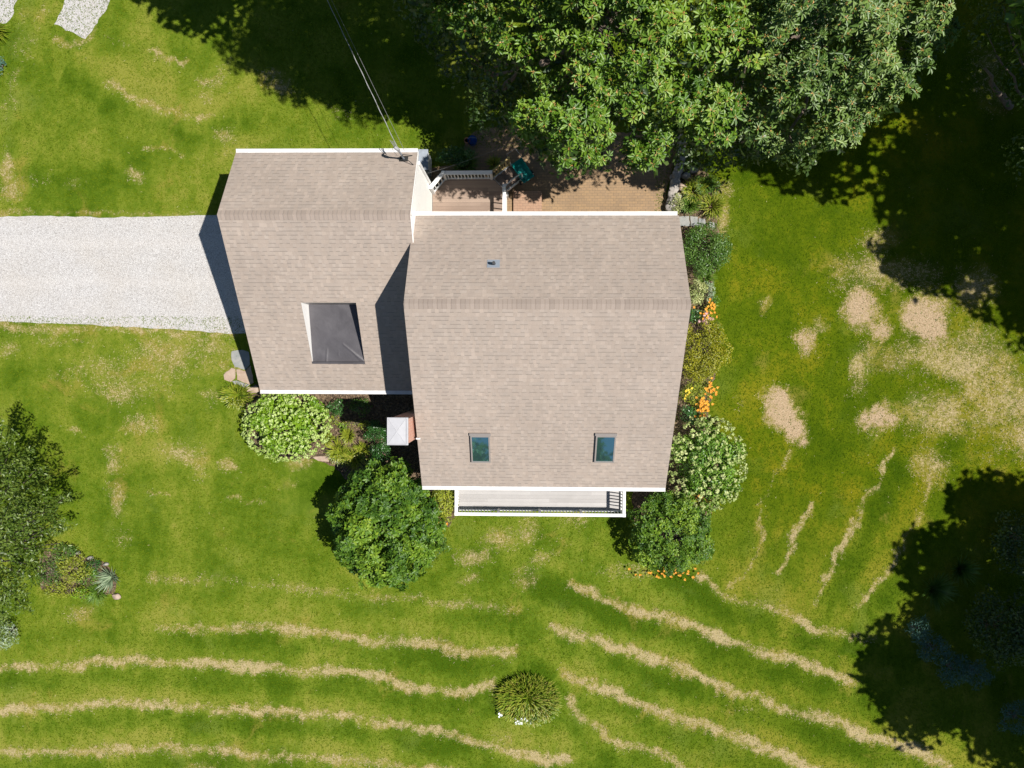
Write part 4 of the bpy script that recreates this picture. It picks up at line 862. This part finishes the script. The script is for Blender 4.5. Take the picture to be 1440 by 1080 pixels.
whorl_tree('leafy_tree', 'large bright green tree with star shaped leaf clusters overhanging the patio', P(860, 40, 0), split(lobA, 7, .42), m_chest, dens=9.5, ln=.165, wd=.066, fill=24)
lobB = [L(1075,30,9.2,52),L(1098,112,8.6,46),L(1168,168,7.4,38),L(1112,196,6.2,24),L(1085,205,6.0,16),L(1205,62,9.4,62),L(1262,110,8.4,40),L(1306,70,8.2,36),L(1330,45,7.8,20),L(1224,150,7.4,34),L(1150,-25,10.2,78),L(1290,5,8.8,50),L(1062,165,7.4,30),L(1150,90,9.0,44),L(1200,180,7,20),L(1120,40,9.6,40),L(1190,125,8.2,36)]
whorl_tree('leafy_tree', 'large greyish green tree with star shaped leaf clusters at the top right of the patio', P(1130, 60, 0), split(lobB, 7, .42, 6), m_chest2, dens=10, k=8, ln=.155, wd=.056, fill=22)
# darker lower boughs in the shade of the big tree
def leafy(name, label, cat, base, lobes, mat, dens, ln, wd, group=None, r0=.12, zmin=-.3, shell=(.7, 1.03), tilt=.7, fold=.2, wide=.5, wh=0):
    t = empty(name, (*base[:2], 0), label, cat, group)
    limbs((*base[:2], 0), [np.array(l[0]) for l in (lobes if len(lobes) < 10 else lobes[::2] if len(lobes) < 60 else lobes[::7])], r0, .45 if cat == 'tree' else .15, .1).build('trunk' if cat == 'tree' else 'stem', M['bark'], t)
    pos, nor, rv = crown_points(lobes, dens, zmin, shell)
    if wh:                                # leaves in rings round the shoot tips
        n = len(pos); ax = unit(nor+[0, 0, .35]+rng.normal(size=(n, 3))*.35); a = unit(np.cross(ax, rng.normal(size=(n, 3)))); b_ = np.cross(ax, a); ph = rng.uniform(0, 6.28, n); sz = rng.uniform(.7, 1.3, n); G_ = [[], [], [], [], []]
        for j in range(wh):
            th = ph+6.283*j/wh+rng.normal(size=n)*.2; rad = a*np.cos(th)[:, None]+b_*np.sin(th)[:, None]; el = rng.uniform(-.1, .6, n)[:, None]
            for q_, v_ in zip(G_, (pos+rad*.015, unit(ax*np.cos(el)-rad*np.sin(el)), unit(rad*np.cos(el)+ax*np.sin(el)), np.clip(.55*rv+.45*rng.random(n), 0, 1), sz)): q_.append(v_)
        G_ = [np.concatenate(q_) for q_ in G_]
        leaf_mesh('crown' if cat == 'tree' else 'foliage', G_[0], G_[1], ln*G_[4], wd, mat, t, G_[3], G_[2], fold=fold, wide=.6, curl=.15)
        return t, pos, nor
    leaf_mesh('crown' if cat == 'tree' else 'foliage', pos, nor+rng.normal(size=pos.shape)*tilt+[0, 0, .25], ln, wd, mat, t, np.clip(.5*rv+.5*rng.random(len(pos)), 0, 1), fold=fold, wide=wide)
    return t, pos, nor
leafy('understory_tree', 'dark green shade tree half hidden under the big leafy tree', 'tree', P(700, 130, 0), [L(650,75,4.4,44),L(700,110,4.6,46),L(690,160,4,34),L(740,150,4.6,40),L(620,40,4.4,40),L(590,5,4.6,36),L(850,35,5,42),L(900,110,5,42),L(815,75,5,34),L(960,20,5.2,44),L(780,20,5,40),L(870,-10,5.4,44)], m_dark, 60, .16, .09)  # later lobes added as dark infill to darken bright gaps in the crown
leafy('understory_tree', 'dark green shade tree under the grey green boughs right of the patio', 'tree', P(1010, 205, 0), [L(1000,215,3.2,30),L(1030,205,3.6,34),L(1075,190,4.2,40),L(970,215,3,26),L(1120,215,3.8,30),L(1040,100,5,40),L(1120,30,5,44),L(1180,110,5,40),L(1060,30,5,40)], m_dark, 75, .16, .09)  # last lobes likewise added, darkening the ground showing through the boughs
def crown_lobes(c, Rr, H_, n, seed, flat=.75, sub=.42):
    r_ = np.random.default_rng(seed); out = [(np.array(c, float), (Rr*.72, Rr*.72, H_*.72))]
    for k in range(n):
        d = r_.normal(size=3); d /= np.linalg.norm(d); d[2] = abs(d[2])*.9-.25; q = np.array(c)+d*np.array([Rr, Rr, H_])*.74*r_.uniform(.85, 1.05); out.append((q, Rr*sub*r_.uniform(.7, 1.15)))
    return out
g_off = 'tall trees around the edge of the lawn'
off = [(( -7.1, 16.2, 10), 4.3, 'tall tree standing beyond the upper left lawn'), ((16.9, 10.6, 11), 5.0, 'tall broad tree behind the grey green tree'), ((24.3, 5.2, 12), 4.9, 'tall tree right of the lawn, nearest the bare patches'),
       ((29.3, 1.7, 12), 4.8, 'tall tree farthest out to the right of the lawn'), ((24.6, 12.4, 11.5), 5.2, 'tall tree at the far upper right corner'), ((24.4, -8.6, 11), 4.0, 'tall tree at the lower right above the shaded bed'),
       ((21.9, -12.6, 10), 3.5, 'tree whose shadow reaches farthest over the lower right lawn'), ((28.2, -14.5, 11), 5.2, 'tall tree in the lower right corner behind the others'), ((30.5, -6.0, 12), 4.4, 'tall tree at the right edge between the two shaded areas'), ((3., 20.5, 11), 5, 'tall tree behind the bright green tree')]
for i, (c, r_, lab) in enumerate(off):
    leafy('shade_tree', lab, 'tree', (c[0]+(5 if i == 1 else 0), c[1]+(3 if i == 1 else 0), 0), crown_lobes(c, r_, r_*.7, 30, 20+i, sub=.30), m_grn, 15, .42, .27, g_off, r0=.3, zmin=-.6, shell=(.55, 1.05))
for i, (x, y, h, r_) in enumerate(((-14, -40, 11, 6), (-5, -43, 12.2, 6), (3.6, -41, 13.6, 4.8), (11.5, -44, 15.5, 5.5), (22, -40, 11, 6), (-24, -43, 12, 6.5))):
    leafy('shade_tree', ('tree in the row beyond the front lawn, number %s from the left' % ('two', 'three', 'four', 'five', 'six', 'one')[i]) if 0 else ('broad tree beyond the front lawn '+('left of centre', 'straight below the house', 'just right of the house line', 'taller than its right hand neighbour', 'at the right end of the row', 'at the left end of the row')[i]), 'tree', (x, y, h), crown_lobes((x, y, h*.85), r_, h*.75, 24, 60+i, sub=.3), m_grn, 5, .6, .4, 'row of trees beyond the front lawn', r0=.3, zmin=-.8)
# left tree
leafy('small_leaved_tree', 'dark olive small leaved tree at the left edge above the island bed', 'tree', P(-5, 770, 0),
      split([L(15,650,5,34),L(-5,625,5,24),L(35,700,5,40),L(66,738,4.6,24),L(40,760,5,36),L(10,790,5,44),L(80,745,4.4,14),L(28,815,4.6,24),L(15,845,4.2,26),L(-20,720,6,70),L(-30,820,5.4,50),L(10,720,6.2,46),L(6,885,3.4,20),L(20,615,4.4,12),L(90,700,4.4,12),L(95,738,4.2,12),L(60,665,4.6,14),L(88,770,4.2,10),L(52,800,4.3,14),L(38,850,4,12),L(40,640,4.6,12),L(2,600,4.6,12),L(70,716,4.4,14)], 8, .38, 9), m_dark if 0 else lm('dark_olive_leaf', [(.030, .062, .005), (.062, .108, .010), (.105, .155, .020), (.17, .22, .045)]), 95, .12, .055, tilt=.8)

def shrub(name, label, px, py, rx, ry, h, mat, ln, wd, dens, group=None, seed=1, nl=14, sub=.34, tilt=.6, bloom=None, cat='shrub', zmin=-.2, bl=None, fold=.2, wh=0):
    c = P(px, py, h*.5); k = (CAM_H-h*.5)/FPX; a, b_ = rx*k, ry*k; r_ = np.random.default_rng(seed)
    lobes = [(c-[0, 0, h*.04], (a*.76, b_*.76, h*.40))]
    for i in range(nl):
        th = 2*math.pi*(i+r_.random()*.7)/nl*1.618*2; zz = r_.uniform(-.1, .95); q = math.sqrt(max(0, 1-zz*zz)); s = sub*r_.uniform(.75, 1.2)
        lobes.append((c+np.array([a*q*math.cos(th), b_*q*math.sin(th), h*.5*zz])*(1-s*.75)*r_.uniform(.88, 1.14), (a*s, b_*s, h*.5*s*1.1)))
    t, pos, nor = leafy(name, label, cat, c, lobes, mat, dens, ln, wd, group, r0=.05, tilt=tilt, zmin=zmin, fold=fold, wh=wh)
    if bloom:
        bmat, nb, bs = bloom; d = sphere_dirs(nb*4, .02)
        keep = []                                        # spread the flower heads evenly
        for q in d:
            if all(np.linalg.norm((q-u)*1.) > 1.55/math.sqrt(nb) for u in keep): keep.append(q)
            if len(keep) >= nb: break
        d = np.array(keep); bp = c+d*np.array([a, b_, h*.5])*1.05*r_.uniform(.95, 1.06, (len(d), 1)); m_ = 16
        dd = unit(np.repeat(d, m_, 0)*1.1+rng.normal(size=(len(d)*m_, 3))); pp = np.repeat(bp, m_, 0)+dd*bs*rng.uniform(.5, 1.0, (len(dd), 1))
        leaf_mesh('flowers', pp, dd+rng.normal(size=dd.shape)*.3, bs*.95, bs*.9, bmat, t, np.clip(np.repeat(rng.random(len(d)), m_)*.6+rng.random(len(dd))*.4, 0, 1), fold=.05)['kind'] = 'stuff'
    return t
shrub('hydrangea_bush', 'round lime green hydrangea full of pale flower heads in front of the garage', 404, 599, 58, 46, 1.5, m_lime, .11, .08, 330, seed=1, nl=16, sub=.22, bloom=(m_limefl, 330, .070))
shrub('broadleaf_shrub', 'largest dark green rounded shrub by the left front corner of the house', 543, 738, 76, 84, 3.3, m_big, .135, .075, 30, seed=2, nl=80, sub=.19, wh=7)
shrub('leafy_shrub', 'yellowish green shrub between the largest shrub and the front deck', 614, 704, 30, 42, 2.0, m_yel, .09, .055, 190, seed=3, nl=14)
shrub('leafy_shrub', 'bluish green low shrub at the lower right side of the largest shrub', 607, 768, 26, 28, 1.5, m_grn, .08, .05, 220, seed=33, nl=10)
gb = 'clipped dark bushes beside the chimney'
shrub('boxwood_bush', 'clipped dark green bush beside the chimney, upper of the pair', 530, 607, 18, 19, 1.1, m_box, .055, .035, 520, gb, seed=4, nl=8)
shrub('boxwood_bush', 'clipped dark green bush below the other, touching the largest shrub', 535, 638, 18, 22, 1.1, m_box, .055, .035, 520, gb, seed=5, nl=8)
shrub('low_bush', 'dark bush in the shade under the garage eave, left one', 472, 573, 14, 13, .8, m_box, .07, .04, 300, seed=6, nl=7)
shrub('low_bush', 'dark bush in the shade under the garage eave, right one', 508, 572, 20, 14, .8, m_grn, .07, .04, 300, seed=7, nl=7)
# right side of the house
shrub('leafy_shrub', 'dark green bushy shrub just below the grey stepping stones', 990, 352, 37, 37, 1.5, m_grn, .085, .04, 420, seed=8, nl=18, sub=.3)
shrub('variegated_shrub', 'cream and green variegated shrub beside the roof ridge end', 979, 412, 17, 18, .9, m_varie, .075, .045, 330, seed=9, nl=8)
shrub('pale_shrub', 'soft grey green small shrub next to the variegated one', 997, 408, 12, 14, .6, m_silver, .07, .03, 330, seed=10, nl=6)
shrub('dark_shrub', 'small dark green shrub hugging the wall above the olive one', 975, 444, 11, 11, .7, m_box, .09, .05, 260, seed=11, nl=6)
shrub('olive_shrub', 'olive yellow dense shrub along the right wall of the house', 988, 497, 37, 46, 1.3, m_olive, .065, .04, 420, seed=12, nl=24, sub=.28)
shrub('leafy_shrub', 'yellow green perennial patch below the olive shrub', 975, 553, 26, 18, .7, m_yel, .11, .03, 260, seed=13, nl=8)
shrub('dark_shrub', 'dark green shrub between the orange flowers and the white hydrangea', 968, 585, 16, 14, .8, m_box, .08, .05, 280, seed=14, nl=6)
shrub('hydrangea_bush', 'green hydrangea with cream white flower heads at the right of the house', 992, 652, 51, 60, 1.8, m_grn2, .11, .075, 300, seed=15, nl=18, sub=.25, bloom=(m_whitefl, 170, .092))
shrub('rose_bush', 'large green rounded shrub at the right end of the front deck', 941, 748, 58, 58, 2.0, m_big, .095, .055, 55, seed=16, nl=55, sub=.19, wh=6, tilt=.6)
shrub('leafy_shrub', 'blue green low shrub on the right flank of the deck corner bush', 984, 770, 20, 26, .9, m_grn, .07, .04, 300, seed=17, nl=8)
def flowers(label, px, py, rx, ry, h, mat, n, size, group='bright flower patches in the right hand bed', stem=m_yel):
    c = P(px, py, h*.7); k = (CAM_H-h)/FPX; t = empty('flower_patch', (*c[:2], 0), label, 'flowers', group)
    u = rng.normal(size=(n, 2))*.5; pp = np.stack([c[0]+u[:, 0]*rx*k, c[1]+u[:, 1]*ry*k, h*rng.uniform(.75, 1.1, n)], 1); m_ = 6; th = rng.uniform(0, 6.28, n)
    D = np.concatenate([np.stack([np.cos(th+j*6.283/m_), np.sin(th+j*6.283/m_), np.full(n, .35)], 1) for j in range(m_)]); Q = np.tile(pp, (m_, 1)); up_ = unit(np.array([0, 0, 1.])-D*.3)
    leaf_mesh('petals', Q, up_, size, size*.6, mat, t, dirs=D, fold=.1)['kind'] = 'stuff'
    q = np.repeat(pp, 5, 0)*[1, 1, .55]+rng.normal(size=(n*5, 3))*[.06, .06, .05]; leaf_mesh('foliage', q, rng.normal(size=q.shape)+[0, 0, .8], .11, .04, stem, t)['kind'] = 'stuff'
    return t
flowers('bright orange flowers beside the roof ridge end', 995, 436, 10, 11, .6, m_orange, 30, .055)
flowers('dusty pink flowers right below the upper orange ones', 990, 449, 12, 8, .5, m_pink, 16, .07)
flowers('orange lilies in a slanting line below the olive shrub', 1000, 546, 8, 12, .7, m_orange, 26, .06); flowers('orange lilies ending just above the white hydrangea', 988, 570, 9, 16, .7, m_orange, 50, .06)
flowers('yellow flowers against the wall beside the yellow green patch', 966, 553, 8, 8, .8, m_yellowp, 9, .05)
flowers('orange flowers between the white hydrangea and the deck corner bush', 980, 706, 12, 14, .9, m_orange, 34, .06, stem=m_grn)
flowers('orange leaved low patch below the deck corner bush', 945, 806, 46, 8, .3, m_orange, 30, .06, stem=m_olive)
flowers('small orange flowers by the left post of the front deck', 620, 738, 10, 8, 1.0, m_orange, 10, .07, None)
flowers('white flowers at the foot of the lone grassy clump', 735, 1013, 9, 6, .3, m_white, 16, .06, None, m_blade2); flowers('few white flowers left of the lone clump', 704, 1004, 3, 3, .3, m_white, 5, .05, None, m_blade2)

def blades(name, label, px, py, rpx, h, mat, n, wd, group=None, cat='plant', spread=.35, droop=.75, ry=None, stiff=False):
    c = P(px, py, 0); k = CAM_H/FPX; Rm = rpx*k; Ry = (ry or rpx)*k; t = empty(name, (*c[:2], 0), label, cat, group); segs = 5
    th = rng.uniform(0, 6.283, n); rb = np.sqrt(rng.random(n))*spread; L_ = rng.uniform(.7, 1.15, n); out = np.stack([np.cos(th), np.sin(th)], 1)
    base = np.stack([c[0]+out[:, 0]*rb*Rm, c[1]+out[:, 1]*rb*Ry, np.full(n, .0)], 1); V = []
    reach = (1-spread)*rng.uniform(.25, 1.15, n)
    jit = rng.normal(size=(n, 2))*.12
    for s in range(segs+1):
        u = s/segs; r_ = reach*(u if stiff else u**1.3); zz = h*L_*(u if stiff else (1.55*u-droop*1.25*u*u))
        cx_ = base[:, 0]+(out[:, 0]+jit[:, 0])*r_*Rm; cy_ = base[:, 1]+(out[:, 1]+jit[:, 1])*r_*Ry; sd = np.stack([-out[:, 1], out[:, 0]], 1)*(wd/2*(1-u**2.2)+.002)
        V.append(np.stack([cx_+sd[:, 0], cy_+sd[:, 1], np.maximum(.01, zz)], 1)); V.append(np.stack([cx_-sd[:, 0], cy_-sd[:, 1], np.maximum(.01, zz)+wd*.15], 1))
    V = np.stack(V, 1).reshape(-1, 3); m_ = 2*(segs+1); b0 = np.arange(n)*m_; F = np.concatenate([np.stack([b0+2*s, b0+2*s+1, b0+2*s+3, b0+2*s+2], 1) for s in range(segs)])
    mesh_np('blades', V, F, mat, t, attrs={'rnd': np.repeat(np.clip(.5+rng.normal(size=n)*.25, 0, 1), m_)}); return t
blades('daylily_clump', 'lone round clump of arching grassy leaves on the front lawn', 743, 980, 50, .55, m_clump, 1700, .034, spread=.8, ry=40)
gl = 'daylily clumps in the front bed'
blades('daylily_clump', 'yellowing arching clump at the corner of the garage flagstones', 336, 556, 30, .5, m_blade, 260, .03, ry=22, spread=.6)
for (px, py, r_, lab) in ((476,633,22,'arching clump right of the lime hydrangea'),(500,645,24,'arching clump just above the largest shrub'),(492,612,14,'small bright clump in the middle of the front bed'),(512,632,16,'arching clump next to the clipped bushes'),(462,615,14,'thin clump tucked against the lime hydrangea'),(483,640,18,'darker low clump between its neighbours')):
    blades('daylily_clump', lab, px, py, r_, .55, m_blade if r_ > 15 else m_yel, 150, .03, gl)
shrub('groundcover_mound', 'low yellow green mound in the upper part of the front bed', 500, 596, 22, 8, .25, m_yel, .06, .03, 260, seed=41, nl=5, cat='plant')
shrub('groundcover_mound', 'bright green low mound beside the small clump', 484, 600, 10, 9, .3, m_lime, .06, .04, 300, seed=42, nl=4, cat='plant')
for i, (px, py, r_, m_, lab) in enumerate(((452,608,12,m_grn,'soft green mound touching the lime hydrangea'),(515,600,12,m_yel,'yellow green mound beside the clipped bushes'),(470,592,10,m_yel,'small yellow mound at the sunny shade line'),(520,655,14,m_grn,'green mound between the clipped bushes and the largest shrub'))):
    shrub('groundcover_mound', lab, px, py, r_, r_*.8, .35, m_, .06, .03, 300, 'low mounds in the front bed', seed=90+i, nl=6, cat='plant')
for i, (px, py, r_, m_, lab) in enumerate(((1004,378,10,m_grn,'green mound below the bushy shrub at the lawn edge'),(1003,425,9,m_grn2,'fresh green mound above the orange flowers'),(1006,460,9,m_blade2,'green mound below the pink flowers'),(985,530,14,m_yel,'yellow mound at the foot of the olive shrub'),(985,590,12,m_grn,'green mound behind the orange lilies'),(1010,595,9,m_yel,'yellow mound at the upper rim of the white hydrangea'),(965,700,14,m_grn2,'green mound between the two big right hand bushes'),(1000,712,12,m_olive,'olive mound below the white hydrangea'))):
    shrub('groundcover_mound', lab, px, py, r_, r_, .5, m_, .07, .035, 300, 'low mounds in the side bed', seed=110+i, nl=6, cat='plant')
gr_ = 'grassy clumps beside the stepping stones'
for (px, py, r_, lab) in ((975,270,22,'upper arching clump at the right of the stone wall'),(990,262,18,'bright clump at the edge of the tree shade'),(1000,292,22,'yellow green clump above the outer stepping stones'),(968,290,16,'feathery clump touching the stone wall end')):
    blades('daylily_clump', lab, px, py, r_, .6, m_blade2 if r_ != 22 else m_blade, 260, .026, gr_, spread=.5)
shrub('leafy_shrub', 'small grey green bush at the end of the stone wall', 951, 287, 15, 13, .7, m_varie, .06, .035, 330, seed=43, nl=6)
shrub('groundcover_mound', 'bright green plant along the lawn edge above the stones', 1003, 262, 12, 18, .4, m_grn, .07, .035, 300, seed=44, nl=6, cat='plant')
blades('daylily_clump', 'low green clump under the variegated shrub', 990, 390, 18, .4, m_blade2, 160, .022, None)
# foundation and deck greenery
shrub('evergreen_bush', 'dark evergreen bush in the tree shade beside the back deck', 642, 222, 30, 14, 1.0, m_box, .08, .04, 300, seed=45, nl=9)
blades('fern_clump', 'green fern clump under the back deck railing', 655, 232, 26, .6, m_blade2, 200, .03, None)
blades('fern_clump', 'small yellow green fern clump by the deck stairs', 695, 232, 14, .5, m_blade, 120, .03, None)
# island bed
shrub('leafy_shrub', 'yellow green feathery shrub in the island bed', 102, 800, 30, 22, .7, m_yel, .09, .03, 260, seed=21, nl=10); shrub('leafy_shrub', 'golden low plant at the lower side of the island bed', 100, 832, 24, 12, .5, m_yel, .08, .03, 280, seed=22, nl=7)
shrub('leafy_shrub', 'blue green low shrub beside the tree in the island bed', 90, 778, 22, 16, .6, m_grn, .08, .04, 260, seed=23, nl=7)
blades('yucca_plant', 'silvery spiky plant at the tip of the island bed', 157, 812, 20, .45, m_silver, 120, .032, None, 'plant', spread=.15, droop=.45, stiff=True)
blades('grass_clump', 'grey green grassy plant below the silvery spiky one', 138, 832, 20, .35, m_blade2, 260, .018, None)
shrub('drooping_shrub', 'pale grey green shrub at the left edge below the small leaved tree', 8, 893, 22, 26, 1.2, m_silver, .07, .03, 240, seed=24, nl=9)
for i, (px, py, r_, m_, lab) in enumerate(((70,805,24,m_grn,'green mound under the edge of the small leaved tree'),(122,812,18,m_grn2,'fresh green mound between the golden and the silvery plants'),(130,796,14,m_box,'dark green mound beside the grey edging rock'),(78,828,20,m_yel,'yellow mound at the tree side of the island bed'),(115,835,16,m_lime,'lime green mound at the front edge of the island bed'))):
    shrub('groundcover_mound', lab, px, py, r_, r_*.8, .5, m_, .07, .035, 300, 'low mounds in the island bed', seed=80+i, nl=7, cat='plant')
# upper left corner
blades('grass_clump', 'bright arching ornamental grass at the upper left corner', -2, 46, 26, .7, m_blade, 260, .03, None); shrub('leafy_shrub', 'blue green plant at the left edge below the ornamental grass', -6, 92, 14, 14, .5, m_blue, .08, .04, 240, seed=25, nl=6)
# shaded lower right
gs = 'blue green shrubs in the lower right shade'
for i, (px, py, r_, lab) in enumerate(((1290,885,20,'uppermost blue green shrub in the shaded bed'),(1312,912,22,'second blue green shrub down the shaded bed'),(1340,940,26,'middle blue green shrub next to the spiky one'),(1372,945,22,'blue green shrub nearest the right edge'),(1430,1010,30,'lowest blue green shrub at the corner'))):
    shrub('juniper_shrub', lab, px, py, r_, r_, .9, m_blue, .12, .025, 240, gs, seed=50+i, nl=9, tilt=.9)
blades('yucca_plant', 'dark spiky plant in the lower right shade', 1312, 828, 26, .5, m_grn, 260, .03, None, 'plant', spread=.12, stiff=True)
blades('yucca_plant', 'second dark spiky plant deeper in the shade', 1350, 800, 22, .5, m_grn, 200, .03, None, 'plant', spread=.12, stiff=True)
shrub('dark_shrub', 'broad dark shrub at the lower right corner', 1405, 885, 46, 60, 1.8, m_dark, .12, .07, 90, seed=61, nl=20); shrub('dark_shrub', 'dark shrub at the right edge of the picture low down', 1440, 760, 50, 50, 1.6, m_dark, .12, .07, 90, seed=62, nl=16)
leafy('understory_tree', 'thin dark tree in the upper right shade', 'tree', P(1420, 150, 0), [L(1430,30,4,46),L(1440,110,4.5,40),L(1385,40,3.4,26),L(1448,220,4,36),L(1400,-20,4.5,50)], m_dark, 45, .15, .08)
